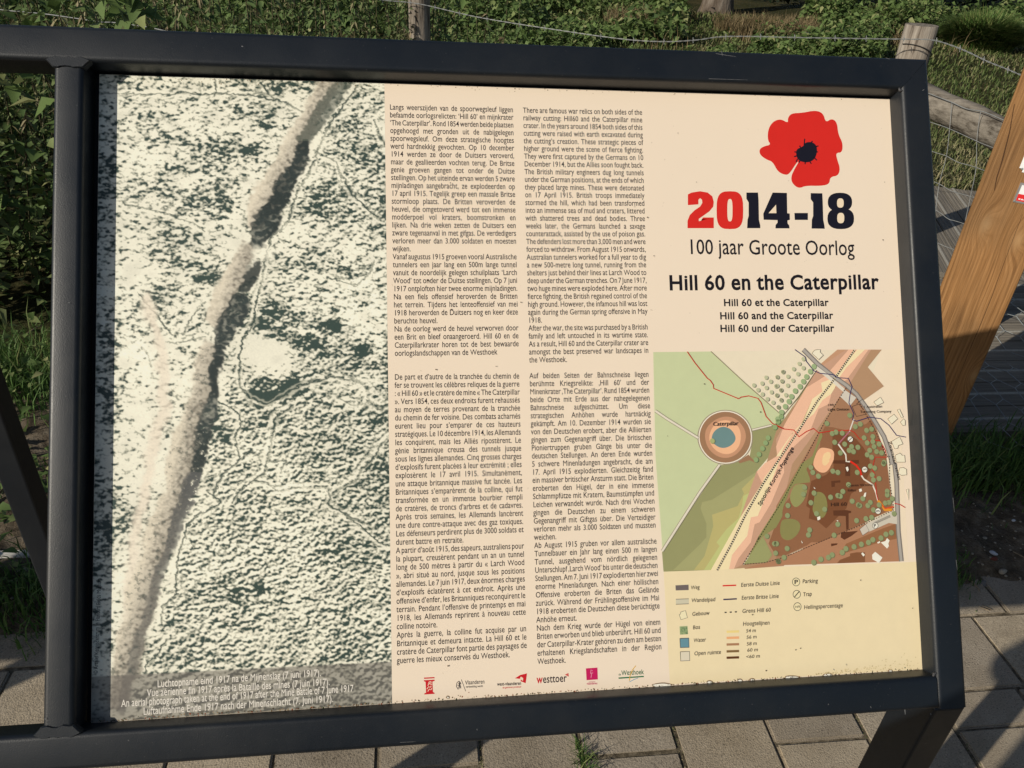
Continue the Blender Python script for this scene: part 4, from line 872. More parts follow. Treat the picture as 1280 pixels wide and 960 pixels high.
def weeds(n, xr_, yr_, h, ls, cond=None, seed=1, stalk=.0):
    x = rng.uniform(*xr_, n*3); y = rng.uniform(*yr_, n*3)
    k = vnoise(x+31, y+17, .9, seed)*.6+vnoise(x+31, y+17, 2.5, seed+1)*.4; m = k > .38
    if cond is not None: m &= cond(x, y)
    x, y, k = x[m][:n], y[m][:n], k[m][:n]; n = len(x); hh = h*(k-.3)*2.2*(.45+.55*rng.random(n)); z = zf(x, y)+hh*rng.uniform(.25, 1, n)
    L = ls*rng.uniform(.6, 1.3, n); return leaf_arrays(np.stack([x, y, z], 1), rng.uniform(0, 6.28, n), rng.normal(.1, .5, n), L, L*.6, rng.normal(.5, .25, n), rng.normal(0, .5, n))
# green weeds in the middle distance, between the nettles and the lawn
veg('field_weeds', [weeds(26000, (-4, 4.5), (6.2, 11.5), .42, .085, lambda x, y: (x < 1.2+(y-6)*.25) & (x > -.6*y), 21), weeds(16000, (.3, 8), (8.6, 12.8), .3, .085, lambda x, y: (x > .05*y) & (x < .40*y), 25), weeds(22000, (-9, 5), (11.5, 16.5), .75, .13, lambda x, y: x < .33*y, 27)], M_WEED, None, 'patchy green weeds growing in the field behind the left fence post', 'weeds')
veg('low_weeds', [weeds(14000, (3.5, 10.5), (10.2, 13.8), .55, .09, lambda x, y: (x > .42*y) & (x < .60*y) & (y < 12.6), 33), weeds(9000, (6, 12), (13.2, 16), .8, .12, lambda x, y: x > .48*y, 37)], M_WEED, None, 'leafy green weeds in front of the dark hedge, left of the grey round post', 'weeds')
_g1, _g2 = ground((1175, 245)), ground((1205, 290)); DV = (_g2-_g1)[:2]; DV /= np.linalg.norm(DV); GA = ground((1172, 242))[:2]-np.array([-DV[1], DV[0]])*.1707*2.0
# short lawn, drier on the right
x, y = wedge(150000, 3.0, 17, -22, 62); m = (x > -.9+.28*(y-3)) & ~((x > 1.8) & (y < 3.52) & (y > 2.0)); dx_ = x-GA[0]; dy_ = y-GA[1]; u_ = dx_*DV[0]+dy_*DV[1]; w_ = -dx_*DV[1]+dy_*DV[0]; m &= ~((u_ > 0) & (u_ < 1.8) & (w_ > 0) & (w_ < 1.4)); x, y = x[m], y[m]; d = np.hypot(x, y); n = len(x); dry = vnoise(x+3, y+8, .7, 41)*.5+vnoise(x, y, 3, 42)*.5
veg('lawn_grass', [blade_arrays(np.stack([x, y, zf(x, y)], 1), rng.uniform(0, 6.28, n), rng.uniform(.025, .075, n)*(1+.04*d), .0028+.0009*d, rng.uniform(.4, 1.5, n), .16+.62*dry+rng.normal(0, .16, n))], M_GRASS, None, 'short mixed green and dry grass of the field behind the fence', 'grass')
# straw-coloured tall grass
x = rng.uniform(3.2, 12.5, 26000); y = 12.9+rng.normal(0, .6, len(x))+.04*x; m = (vnoise(x, y, .9, 91) > .32) & ((x < .5*y) | (vnoise(x, y, 1.7, 93) > .8)); x, y = x[m], y[m]; n = len(x)
veg('dry_grass', [blade_arrays(np.stack([x, y, zf(x, y)], 1), rng.uniform(0, 6.28, n), rng.uniform(.12, .42, n), np.full(n, .011), rng.uniform(.2, 1.1, n), rng.random(n))], M_STRAW, None, 'band of straw-coloured tall grass at the far edge of the field', 'dry grass')
# verge grass either side behind the board
def tuft(cx, cy, sx, sy, n, h0, h1, w=.006, z=None, lean=(.1, .8)):
    x = rng.normal(cx, sx, n); y = rng.normal(cy, sy, n); zz = (soil_z(x, y) if z is None else np.full(n, z)) 
    return blade_arrays(np.stack([x, y, np.maximum(zz, -.02)], 1), rng.uniform(0, 6.28, n), rng.uniform(h0, h1, n), rng.uniform(.5, 1.2, n)*w, rng.uniform(*lean, n), rng.normal(.5, .25, n))
g0 = ground((1240, 600)); 
veg('verge_grass', [tuft(2.0, 1.88, .24, .075, 2100, .05, .15, .006), tuft(1.75, 1.85, .12, .06, 600, .05, .13), tuft(1.52, 1.44, .035, .04, 260, .02, .06, .004), tuft(2.2, 1.8, .15, .03, 120, .04, .1),
    tuft(2.0, 1.7, .25, .05, 130, .02, .06, .004)], M_LUSH, None, 'lush green verge grass growing in front of the timber deck', 'grass')
xg, yg = ground((30, 500))[:2]; x2, y2 = ground((30, 760))[:2]; x3, y3 = ground((30, 640))[:2]
veg('left_verge_grass', [tuft(xg, yg+.05, .28, .14, 1700, .05, .17, .005), tuft(x2, y2, .35, .07, 1900, .03, .09, .005), tuft(x3, y3+.05, .35, .1, 260, .03, .09, .004)], M_LUSH, None, 'green verge grass seen through the open left bay of the frame', 'grass')
def lv(cx, cy, sx, sy, n, h, L0_, W0=.6):
    x = rng.normal(cx, sx, n); y = rng.normal(cy, sy, n); L = L0_*rng.uniform(.5, 1.3, n)
    return leaf_arrays(np.stack([x, y, np.maximum(soil_z(x, y), -.02)+rng.uniform(.01, h, n)], 1), rng.uniform(0, 6.28, n), rng.normal(.2, .4, n), L, L*W0, rng.normal(.55, .25, n), rng.normal(0, .4, n))
x4, y4 = ground((30, 360))[:2]
veg('verge_weeds', [lv(xg, yg, .3, .2, 260, .12, .05), lv(x3, y3, .3, .12, 260, .08, .045), lv(x2, y2+.05, .35, .03, 260, .04, .022), lv(x4, y4, .4, .3, 420, .12, .05, .85), lv(1.75, 1.9, .2, .08, 90, .06, .03)], M_WEED, None, 'broad-leaved weeds scattered over the soil verge', 'weeds')
# tuft growing in the paving joint below the board
jx = PX0+PP*4; tj = thing('grass_tuft', (jx, .93, -.005), 'small green grass tuft growing from a paving joint below the board', 'grass tuft')
link('blades', mesh_np('blades', *(lambda a: (a[0], a[1], False, a[2].astype(np.float32)))(merge([blade_arrays(np.stack([rng.normal(jx, .007, 110), rng.normal(.945, .03, 110), np.full(110, -.008)], 1), rng.uniform(0, 6.28, 110), rng.uniform(.02, .06, 110), rng.uniform(.0015, .003, 110), rng.uniform(.3, 1.3, 110), rng.uniform(.3, 1, 110))]))), tj, M_LUSH)
# mossy crumbs along the joints
nj = 1500; x = PX0+PP*rng.integers(-2, 10, nj)+rng.normal(0, .0022, nj); y = rng.uniform(.7, 1.07, nj); m = vnoise(x*3+9, y, 6, 77) > .45
x, y = x[m], y[m]; nj = len(x)
veg('joint_moss', [leaf_arrays(np.stack([x, y, rng.uniform(-.007, -.002, nj)], 1), rng.uniform(0, 6.28, nj), rng.uniform(0, 1.2, nj), rng.uniform(.002, .005, nj), rng.uniform(.002, .004, nj), rng.uniform(.2, 1, nj))], M_GRASS, None, 'mossy crumbs in the joints between the pavers', 'moss')
# grass tussock on the right behind the fence
gt = ground((1222, 64)); tt = thing('grass_tussock', gt, 'rounded bright green grass tussock right of the grey round post', 'grass tussock')
n = 9000; a = rng.uniform(0, 6.28, n); q = np.sqrt(rng.random(n)); x = gt[0]+.52*q*np.cos(a); y = gt[1]+.35*q*np.sin(a)
link('blades', mesh_np('blades', *(lambda a_: (a_[0], a_[1], False, a_[2].astype(np.float32)))(merge([blade_arrays(np.stack([x, y, zf(x, y)], 1), a+rng.normal(0, .7, n), (.72-.4*q**2)*rng.uniform(.5, 1.1, n), np.full(n, .03), rng.uniform(.2, 1.2, n), rng.normal(.8, .25, n))]))), tt, M_LUSH)

# hedge and trees at the far side of the field
n = 42000; x = rng.uniform(-8, 26, n); yb = 17.5+1.2*vnoise(x, x*0, .35, 51)-.05*x; hh = 2.4+2.2*vnoise(x+3, x*0, .5, 52); zz = rng.random(n)**.8*hh
y = yb+.9*vnoise(x, zz+20, 1.1, 53)*1.4-.5+rng.normal(0, .12, n)+zz*.12; L = rng.uniform(.09, .2, n)
veg('hedge', [leaf_arrays(np.stack([x, y, zz+.1], 1), rng.uniform(0, 6.28, n), rng.normal(-.1, .5, n), L, L*.6, rng.normal(.45, .25, n)+.0*x, rng.normal(0, .5, n))], M_SHADE_HEDGE, None, 'long hedge along the far side of the field, coloured dark for the shade under the trees', 'hedge')
def tree(px, r, h, label, seed, lean=0, crown=True):
    g = ground(px); g[2] = float(zf(np.array(g[0]), np.array(g[1]))); R_ = random.Random(seed); t = thing('tree', g, label, 'tree')
    mb = MB(); pt_ = [g+np.array([lean*z+.1*r*math.sin(z*3+seed), 0, z]) for z in (-.1, .12, .4, 1, 2, 3.2, h*.6)]
    mb.tube(pt_, [r*1.5, r*1.2, r, r*.92, r*.85, r*.75, r*.45], 14, False)
    for k in range(6):
        a = R_.uniform(0, 6.28); b0_ = pt_[4+k % 3]; e = b0_+np.array([math.cos(a)*h*.24, math.sin(a)*h*.24, h*.22]); mb.tube([b0_, (b0_+e)/2+np.array([0, 0, .15]), e], [r*.4, r*.25, r*.1], 7, False)
    mb.build('trunk', M_BARK, t, True)
    n = 5200; c = rng.normal(0, 1, (n, 3)); c /= np.linalg.norm(c, axis=1)[:, None]; q = rng.random(n)**.4; cl = .75+.5*vnoise(c[:, 0]*2+seed, c[:, 1]*2+c[:, 2]*2, 1.5, seed+60)
    P_ = g+np.array([lean*h*.7, 0, h*.68])+c*np.array([h*.36, h*.36, h*.3])*(q*cl)[:, None]; L = rng.uniform(.12, .26, n)
    V_, F_, cc_ = merge([leaf_arrays(P_, rng.uniform(0, 6.28, n), rng.normal(-.2, .5, n), L, L*.6, rng.normal(.5, .25, n), rng.normal(0, .5, n))])
    link('crown', mesh_np('crown', V_, F_, False, cc_.astype(np.float32)), t, M_WEED)
tree((893, 19), .27, 8, 'thick-trunked tree at the far edge behind the straw-coloured grass', 1)
tree((1097, 16), .05, 5, 'thin pale sapling in front of the dark hedge near the grey round post', 4, .03)
tree((560, -14), .3, 9, 'broad tree standing beyond the field behind the left fence post', 2)
tree((1330, 20), .3, 9, 'large tree at the right end of the dark hedge', 3)

# ================================================================== TIMBER POST with plaques, right edge
pc = np.array([1.757, 2.03]); nn2 = -pc/np.linalg.norm(pc); e2 = np.array([-nn2[1], nn2[0]]); PWID = .2
FC = np.array([pc[0], pc[1], 0]); FN = np.array([nn2[0], nn2[1], 0]); FE = np.array([e2[0], e2[1], 0])
def face_pt(px):
    r = ray(px); s_ = ((FC-C0)@FN)/(r@FN); p = C0+r*s_; return np.array([(p-FC)@FE, p[2]])
def face_xyz(a, z, out=0): return FC+FE*a+np.array([0, 0, z])+FN*out
def larch():
    m, n, b = mat('oiled_timber', .62, .25)
    tc = n.nodes.new('ShaderNodeTexCoord')
    def math_(op, a, b_=None, c=None):
        x = n.nodes.new('ShaderNodeMath'); x.operation = op
        for i, v in enumerate((a, b_, c)):
            if v is None: continue
            if hasattr(v, 'is_output'): n.links.new(v, x.inputs[i])
            else: x.inputs[i].default_value = v
        return x.outputs[0]
    dt = n.nodes.new('ShaderNodeVectorMath'); dt.operation = 'DOT_PRODUCT'; n.links.new(tc.outputs['Object'], dt.inputs[0]); dt.inputs[1].default_value = tuple(FE)
    sp = n.nodes.new('ShaderNodeSeparateXYZ'); n.links.new(tc.outputs['Object'], sp.inputs[0])
    a = math_('SUBTRACT', dt.outputs['Value'], float(FC@FE)); z = sp.outputs['Z']
    warp = None; core = None
    for (kx, ky), s_ in (((1232, 281), .016), ((1273, 300), .018), ((1218, 470), .015)):
        ka, kz = face_pt((kx, ky)); da = math_('DIVIDE', math_('SUBTRACT', a, float(ka)), s_); dz = math_('DIVIDE', math_('SUBTRACT', z, float(kz)), s_*2.1)
        r2 = math_('ADD', math_('MULTIPLY', da, da), math_('MULTIPLY', dz, dz)); g = math_('EXPONENT', math_('MULTIPLY', r2, -.35)); c_ = math_('EXPONENT', math_('MULTIPLY', r2, -1.6))
        w_ = math_('MULTIPLY', g, .042); warp = w_ if warp is None else math_('ADD', warp, w_); core = c_ if core is None else math_('MAXIMUM', core, c_)
    nz = noise(n, 1, 3, .5, obj_vec(n, (3, 3, 1.1))); a2 = math_('ADD', math_('ADD', a, warp), math_('MULTIPLY', nz.outputs[0], .045))
    cb = n.nodes.new('ShaderNodeCombineXYZ'); n.links.new(math_('MULTIPLY', a2, 1.), cb.inputs[0]); n.links.new(math_('MULTIPLY', z, .02), cb.inputs[2])
    gr = noise(n, 150, 5, .65, cb.outputs[0]); r = ramp(n, gr.outputs[0], [(.3, (.15, .07, .024)), (.48, (.27, .14, .052)), (.68, (.36, .20, .085))])
    fn = noise(n, 1, 5, .7, obj_vec(n, (260, 260, 5))); r2_ = ramp(n, fn.outputs[0], [(.3, (.72,)*3), (.7, (1.15,)*3)])
    o = mix(n, 1, r.outputs[0], r2_.outputs[0], 'MULTIPLY'); o = mix(n, math_('MULTIPLY', core, .7), o, (.40, .25, .12))
    bl = noise(n, 2.2, 3, .6, tc.outputs['Object']); r3 = ramp(n, bl.outputs[0], [(.4, (.78, .78, .8)), (.6, (1.08, 1.04, 1))]); o = mix(n, 1, o, r3.outputs[0], 'MULTIPLY')
    n.links.new(o, b.inputs['Base Color']); bump(n, b, fn.outputs[0], .0015); return m
M_LARCH = larch()
tp = thing('timber_post', (pc[0], pc[1], 0), 'thick square orange-brown timber post with knots and small plaques at the right edge', 'timber post')
def box_face(a0, a1, z0, z1, d0, d1):
    v = [face_xyz(a, z, d) for d in (d0, d1) for (a, z) in ((a0, z0), (a1, z0), (a1, z1), (a0, z1))]
    return MB().add(v, [(0, 1, 2, 3), (7, 6, 5, 4), (0, 4, 5, 1), (1, 5, 6, 2), (2, 6, 7, 3), (3, 7, 4, 0)])
def fixn(me):
    bm = bmesh.new(); bm.from_mesh(me); bmesh.ops.recalc_face_normals(bm, faces=bm.faces); bm.to_mesh(me); bm.free(); return me
me = box_face(-PWID/2, PWID/2, -.1, 2.35, -PWID, 0).mesh('shaft'); fixn(me); bevel(me, .006, 2); link('shaft', me, tp, M_LARCH)
M_CRACK = noise_mat('wood_crack', [(.3, (.05, .024, .01)), (.7, (.09, .042, .018))], 30)
def ribbon(px, w, out=.0006):
    mb = MB(); pts_ = [face_pt(p) for p in px]; b_ = []
    for i, p in enumerate(pts_):
        ww = w*(.3+.7*math.sin(math.pi*(i+.4)/len(pts_))); b_ += [face_xyz(p[0]-ww/2, p[1], out), face_xyz(p[0]+ww/2, p[1], out)]
    return mb.add(b_, [(2*i, 2*i+1, 2*i+3, 2*i+2) for i in range(len(pts_)-1)])
ribbon([(1278, 268), (1262, 310), (1249, 345), (1240, 370), (1228, 400), (1216, 428), (1203, 460), (1190, 492)], .0016).build('drying_crack', M_CRACK, tp)
ribbon([(1268, 130), (1262, 165), (1253, 200), (1246, 222), (1243, 238)], .0035, .0005).build('drying_crack', M_CRACK, tp)
M_GALV = noise_mat('galvanised_steel', [(.3, (.16, .17, .17)), (.7, (.27, .28, .28))], 60, .5, .4)
M_WHITE = noise_mat('white_plaque_paint', [(.3, (.72, .73, .74)), (.7, (.8, .81, .82))], 20, .35, .4)
M_RED = noise_mat('red_plaque_paint', [(.3, (.6, .02, .025)), (.7, (.68, .03, .03))], 20, .35, .4)
M_GREY = noise_mat('grey_plaque_rim', [(.3, (.16, .15, .15)), (.7, (.24, .23, .23))], 60, .5, .4)
def screw(par, a, z, out):
    mb = MB(); c0 = face_xyz(a, z, out); mb.tube([c0-FN*.0005, c0+FN*.001, c0+FN*.0018], [.0032, .0032, .002], 12); mb.build('screw', M_GALV, par, True)
a1_, z1_ = face_pt((1272.5, 214)); pq = thing('plaque', face_xyz(a1_+.03, z1_+.05, .002), 'white round-cornered plaque, the upper one screwed to the timber post', 'plaque')
me = box_face(a1_, a1_+.085, z1_, z1_+.1, .0005, .003).mesh('plate'); fixn(me)
bm = bmesh.new(); bm.from_mesh(me); ed = [e for e in bm.edges if abs((Vector(e.verts[0].co)-Vector(e.verts[1].co)).normalized().dot(Vector([float(x) for x in FN]))) > .9]; bmesh.ops.bevel(bm, geom=ed, offset=.010, segments=5, affect='EDGES'); bm.to_mesh(me); bm.free()
link('plate', me, pq, M_WHITE); screw(pq, a1_+.008, z1_+.009, .003); screw(pq, a1_+.077, z1_+.009, .003)
M_BLACKP = noise_mat('black_plaque_line', [(.3, (.02, .02, .02)), (.7, (.03, .03, .03))], 20, .4)
mb = MB(); mb.tube([face_xyz(a1_+.045+.032*math.cos(t), z1_+.055+.036*math.sin(t), .0031) for t in np.linspace(0, 6.283, 40)], .0006, 5, False); mb.build('ring', M_BLACKP, pq)
a2_, z2_ = face_pt((1266, 252)); pq2 = thing('plaque', face_xyz(a2_+.03, z2_+.03, .002), 'grey-rimmed plaque with white field over red, the lower one on the timber post', 'plaque')
link('plate', fixn(box_face(a2_, a2_+.085, z2_, z2_+.058, .0005, .0025).mesh('plate')), pq2, M_GREY)
link('white_field', fixn(box_face(a2_+.006, a2_+.079, z2_+.026, z2_+.052, .0026, .0031).mesh('white_field')), pq2, M_WHITE)
link('red_field', fixn(box_face(a2_+.006, a2_+.079, z2_+.006, z2_+.026, .0026, .0031).mesh('red_field')), pq2, M_RED); screw(pq2, a2_+.003, z2_+.004, .0025)
mb = MB()
for k in range(9): x = a2_+.011+k*.007; v = [face_xyz(x, z2_+.010, .0033), face_xyz(x+.005, z2_+.010, .0033), face_xyz(x+.005, z2_+.0135, .0033), face_xyz(x, z2_+.0135, .0033)]; mb.add(v, [(0, 1, 2, 3)])
mb.build('small_print', M_WHITE, pq2)

# ================================================================== BOARDWALK
def deckwood():
    m, n, b = mat('weathered_decking', .85, .15); vec = obj_vec(n); oi = n.nodes.new('ShaderNodeObjectInfo')
    a = noise(n, 1, 6, .7, obj_vec(n, (2.5, 60, 60))); r = ramp(n, a.outputs[0], [(.3, (.13, .115, .095)), (.7, (.25, .225, .19))])
    rv = ramp(n, oi.outputs['Random'], [(0, (.8, .8, .82)), (1, (1.1, 1.08, 1.04))]); n.links.new(mix(n, 1, r.outputs[0], rv.outputs[0], 'MULTIPLY'), b.inputs['Base Color'])
    bump(n, b, a.outputs[0], .003); return m
M_DECK = deckwood(); M_STRIP = noise_mat('pale_grip_strip', [(.3, (.3, .28, .24)), (.7, (.42, .4, .35))], 90, .95, .1)
def boardwalk(origin, along, across, n_b, L, pitch, label, z=.035):
    t = thing('boardwalk', (*origin, z), label, 'boardwalk'); t.rotation_euler = (0, 0, math.atan2(along[1], along[0]))
    w = pitch-.008; prof = []
    g = 7; yk = np.linspace(-w/2, w/2, g*4+1)       # ribbed top
    for i, y in enumerate(yk): prof.append((y, -.0022 if i % 4 == 2 else 0))
    prof += [(w/2, -.028), (-w/2, -.028)]
    k = len(prof); vs = [(x, p[0], p[1]) for x in (0, L) for p in prof]; fs = [(i, (i+1) % k, k+(i+1) % k, k+i) for i in range(k)]+[tuple(range(k)), tuple(range(k, 2*k))[::-1]]
    me = bpy.data.meshes.new('board'); me.from_pydata(vs, [], fs); fixn(me); me.materials.append(M_DECK)
    st = MB().box((.0, -.007, -.001), (L, .007, .002)).mesh('grip_strip'); st.materials.append(M_STRIP)
    for j in range(n_b):
        o = bpy.data.objects.new('board', me); COL.objects.link(o); o.parent = t; o.location = (random.uniform(-.006, .006), (j+.5)*pitch, random.uniform(-.0015, .0015))
        s_ = bpy.data.objects.new('grip_strip', st); COL.objects.link(s_); s_.parent = o
    bea = MB().box((0, 0, -.09), (L, .04, -.03)).box((0, n_b*pitch-.04, -.09), (L, n_b*pitch, -.03)).mesh('bearer'); 
    for yy in (0, n_b*pitch-.045):
        b_ = bpy.data.objects.new('bearer', MB().box((0, yy, -.075), (L, yy+.045, -.029)).mesh('bearer')); b_.data.materials.append(M_DECK); COL.objects.link(b_); b_.parent = t
    return t
PIT = .1707
boardwalk((1.93, 2.228-PIT), (1, 0), None, 8, 5, PIT, 'grey ribbed boardwalk behind the timber post, its boards running left to right', .06)
g1, g2 = ground((1175, 245)), ground((1205, 290)); dv = (g2-g1)[:2]; dv /= np.linalg.norm(dv); pv = np.array([-dv[1], dv[0]])
og = ground((1172, 242))[:2]-pv*PIT*2.0
boardwalk(tuple(og), tuple(dv), None, 8, 1.75, PIT, 'farther grey boardwalk section behind the post, its boards running away from the viewer', .05)

# wire netting lying over the near edge of the deck
dv2 = (ground((1280, 513))-ground((1256, 486)))[:2]; dv2 /= np.linalg.norm(dv2); pv2 = np.array([-dv2[1], dv2[0]])
og = ground((1246, 504), .1)[:2]; mb = MB(); LT, DG, HW = .11, .05, .05
def npt(s_, j):
    q = og+dv2*s_+pv2*(j*HW); return np.array([q[0], q[1], .085+.02*math.sin(q[0]*7)+.012*math.sin(q[1]*11+1)])
PER = 2*(LT+DG)                      # hexagons: twisted pairs of length LT joined by slanting wires of run DG
for j in range(-26, 27):
    off = PER/2 if j % 2 else 0
    for i in range(-5, 6):
        a0 = i*PER+off; a = npt(a0, j); b_ = npt(a0+LT, j)
        if a[0] < 1.72 or b_[1] < 1.88 or a[1] < 1.92 or a[1] > 3.2: continue
        mb.tube([a, b_], .0021, 4, False)
        for jj in (-1, 1):
            mb.tube([b_, npt(a0+LT+DG, j+jj)], .0014, 4, False)
setp(mb.build('wire_netting', noise_mat('bright_galvanised', [(.3, (.2, .22, .23)), (.7, (.3, .32, .33))], 60, .5, .4)), 'hexagonal galvanised wire netting spread over the boardwalk and grass at right', 'wire netting')

# ================================================================== FIELD FENCE
M_GREYWOOD = noise_mat('silvered_fence_wood', [(.34, (.07, .055, .042)), (.46, (.2, .17, .14)), (.7, (.36, .32, .27))], 55, .9, .1, (60, .006), vscale=(1, 1, .09))
M_RAILW = noise_mat('silvered_rail_wood', [(.34, (.07, .058, .045)), (.46, (.17, .15, .125)), (.7, (.28, .25, .21))], 50, .9, .1, (60, .008), vscale=(.12, .3, 1))
fence = thing('field_fence', atdepth((1150, 60), 3.6)*np.array([1, 1, 0]), 'old field fence of grey round posts, a thick rail, barbed wire and square netting', 'fence')
def post(pxt, dep, dia, ztop=None):
    P_ = atdepth(pxt, dep); zt = P_[2] if ztop is None else ztop; mb = MB(); zz = np.linspace(-.2, zt, 9); R_ = dia/2
    mb.tube([np.array([P_[0]+.004*math.sin(3*z), P_[1], z]) for z in zz], [R_*(1+rng.normal(0, .012)) for z in zz], 20)
    o = mb.build('post', M_GREYWOOD, fence, True); return P_
pA = post((524, 0), 4.3, .122, 1.45); pB = post((1153, 31), 3.62, .15); 
dep = lambda x: 3.60-(x-1150)*.0042
pC = post((1345, 60), dep(1345)+.08, .15); pD = post((-260, -20), 4.9, .13, 1.4)
def catm(P_, n=8):
    P_ = [np.array(p, float) for p in P_]; P_ = [2*P_[0]-P_[1]]+P_+[2*P_[-1]-P_[-2]]; out = []
    for i in range(1, len(P_)-2):
        for k in range(n):
            t = k/n; a, b_, c, d = P_[i-1:i+3]; out.append(.5*((2*b_)+(-a+c)*t+(2*a-5*b_+4*c-d)*t*t+(-a+3*b_-3*c+d)*t**3))
    return out+[P_[-2]]
me = MB().tube([atdepth((x, y), dep(x)+.1)+np.array([0, 0, .006*math.sin(x)]) for x, y in ((1148, 118), (1180, 134), (1215, 151), (1250, 168), (1290, 189), (1345, 219))], [.069, .067, .068, .066, .067, .066], 20).mesh('rail', True)
link('rail', me, fence, M_RAILW)
dAB = lambda x: 4.22+(3.52-4.22)*(x-524)/(1150-524) if x > 524 else 4.22+(4.8-4.22)*(524-x)/784
bw = MB(); path_ = [(-260, -60), (300, -28), (430, -8), (478, 0), (524, 5), (600, 22), (700, 38), (780, 49), (830, 52), (870, 50), (900, 46), (940, 45.5), (980, 46.5), (1060, 48), (1130, 49), (1165, 50), (1190, 57), (1210, 65), (1235, 77), (1260, 87), (1300, 104), (1345, 124)]
W3 = catm([atdepth(p, dAB(p[0]) if p[0] <= 1150 else dep(p[0])-.08) for p in path_], 10)
acc = 0; tw = []; ph = 0
for i in range(len(W3)-1):
    seg = W3[i+1]-W3[i]; L = np.linalg.norm(seg); m_ = max(2, int(L/.012)); t = seg/L; u_ = np.cross(t, [0, 0, 1.]); u_ /= np.linalg.norm(u_); v_ = np.cross(t, u_)
    for k in range(m_):
        ph += L/m_*75; p = W3[i]+seg*k/m_; tw.append((p, u_*math.cos(ph)*.0022+v_*math.sin(ph)*.0022))
bw.tube([p+o_*.8 for p, o_ in tw], .0014, 4); bw.tube([p-o_*.8 for p, o_ in tw], .0014, 4)
bw.build('barbed_wire', M_GALV, fence)
L_acc = 0; nxt = .05
for i in range(1, len(W3)):
    L_acc += np.linalg.norm(W3[i]-W3[i-1])
    if L_acc > nxt:
        nxt += .16; p = W3[i]; mb = MB()
        for a in (0.4, 2.0): dd = np.array([.3*math.cos(a), .2, math.sin(a)])*.014; mb.tube([p-dd, p+dd], .0016, 4)
        if abs(p[0]) < 3.6: mb.build('barb', M_GALV, fence)
def wire(name, px, r=.0017, dd=0, df=None):
    pts_ = catm([atdepth(p, (df or dep)(p[0])+dd) for p in px], 5); MB().tube(pts_, r, 5).build(name, M_GALV, fence, True)
wire('netting_wire', [(1150, 113), (1164, 118), (1190, 128), (1208, 136), (1228, 139.5), (1252, 149), (1300, 170), (1345, 192)], .0024, .02)
wire('netting_wire', [(1150, 148), (1167, 154), (1187, 161), (1220, 176), (1237, 183), (1300, 207), (1345, 226)]); wire('netting_wire', [(1150, 184), (1169, 190.6), (1183, 195), (1198, 203), (1222, 210), (1300, 240), (1345, 260)])
wire('netting_wire', [(1150, 222), (1172, 229), (1190, 239), (1214, 246), (1290, 272), (1345, 292)]); wire('netting_wire', [(1150, 255), (1172, 264), (1186, 274), (1200, 278), (1290, 308), (1345, 328)]); wire('netting_wire', [(1150, 294), (1175, 305), (1190, 311), (1290, 345), (1345, 362)])
for px in ([(1190, 128), (1187, 161), (1183, 195), (1174, 230), (1169, 268), (1163, 303)], [(1226, 140), (1224, 150), (1221, 176), (1220, 210), (1213, 246), (1207, 275), (1200, 312)], [(1264, 156), (1261, 190), (1256, 225), (1250, 260), (1242, 295)], [(1302, 172), (1298, 206), (1292, 240), (1286, 272)]): wire('netting_wire', px, .0015, .004)
dl = lambda x: 4.05-(x)*.0004
wire('netting_wire', [(-120, -4), (0, 12), (30, 15), (60, 18), (95, 23), (125, 27.5), (140, 28), (160, 30.5), (185, 34), (215, 40), (300, 54), (420, 70), (523, 84)], .0034, 0, dl)
wire('netting_wire', [(-120, 46), (0, 60), (120, 76), (300, 105), (523, 135)], .0022, 0, dl)
for x in (44, 84, 129, 173, 216, 260, 304): wire('netting_wire', [(x, 16+(x*.115)), (x+1, 45+x*.11), (x+2, 66+x*.12)], .0018, 0, dl)
mb = MB(); mb.tube([pB+np.array([.079*math.cos(a), .079*math.sin(a), -.115-.035*math.cos(a-.7)]) for a in np.linspace(-3.0, .6, 18)], .0022, 5); mb.build('tie_wire', M_BLACKP, fence, True)

# ================================================================== SMALL THINGS ON THE VERGE
M_STONE = {k: noise_mat('stone_'+k, [(.3, tuple(np.array(c)*.7)), (.7, c)], 50, .85, .2, (90, .003)) for k, c in (('white', (.62, .64, .68)), ('beige', (.34, .30, .24)), ('grey', (.2, .19, .175)), ('red', (.16, .05, .035)))}
def stone(px, s, kind, label, flat=.5, group=None):
    g = ground(px, .02); g[2] = float(soil_z(np.array(g[0]), np.array(g[1]))); bm = bmesh.new(); bmesh.ops.create_icosphere(bm, subdivisions=2, radius=1); r_ = random.Random(int(px[0]*7+px[1]))
    f1, f2 = r_.uniform(1.5, 3), r_.uniform(0, 6); yaw = r_.uniform(-.5, .5)
    for v in bm.verts:
        k = 1+.22*math.sin(v.co.x*f1+f2)+.15*math.sin(v.co.y*f1*1.6+f2)+r_.uniform(-.06, .06); x, y = v.co.x*k*s, v.co.y*k*s*.62
        v.co = (g[0]+x*math.cos(yaw)-y*math.sin(yaw), g[1]+x*math.sin(yaw)+y*math.cos(yaw), g[2]+v.co.z*k*s*flat+s*flat*.45)
    me = bpy.data.meshes.new('stone'); bm.to_mesh(me); bm.free(); setp(link('stone', me, None, M_STONE[kind]), label, 'stone', group)
stone((1241, 694), .013, 'white', 'small bluish-white stone in the middle of the soil patch at right')
stone((1255, 712), .014, 'beige', 'beige stone at the lower right of the soil patch, below the bluish-white one')
stone((1232, 722), .018, 'grey', 'longish grey stone beside the green sprig at the edge of the soil patch')
stone((1202, 614), .012, 'grey', 'grey stone lying in the grass next to the frame', .4)
stone((1240, 703), .012, 'red', 'reddish brick crumb just under the bluish-white stone', .4)
stone((1229, 676), .008, 'beige', 'tiny beige pebble above the bluish-white stone')
stone((1257, 733), .010, 'white', 'thin white stone chip lowest in the soil patch at right', .25)
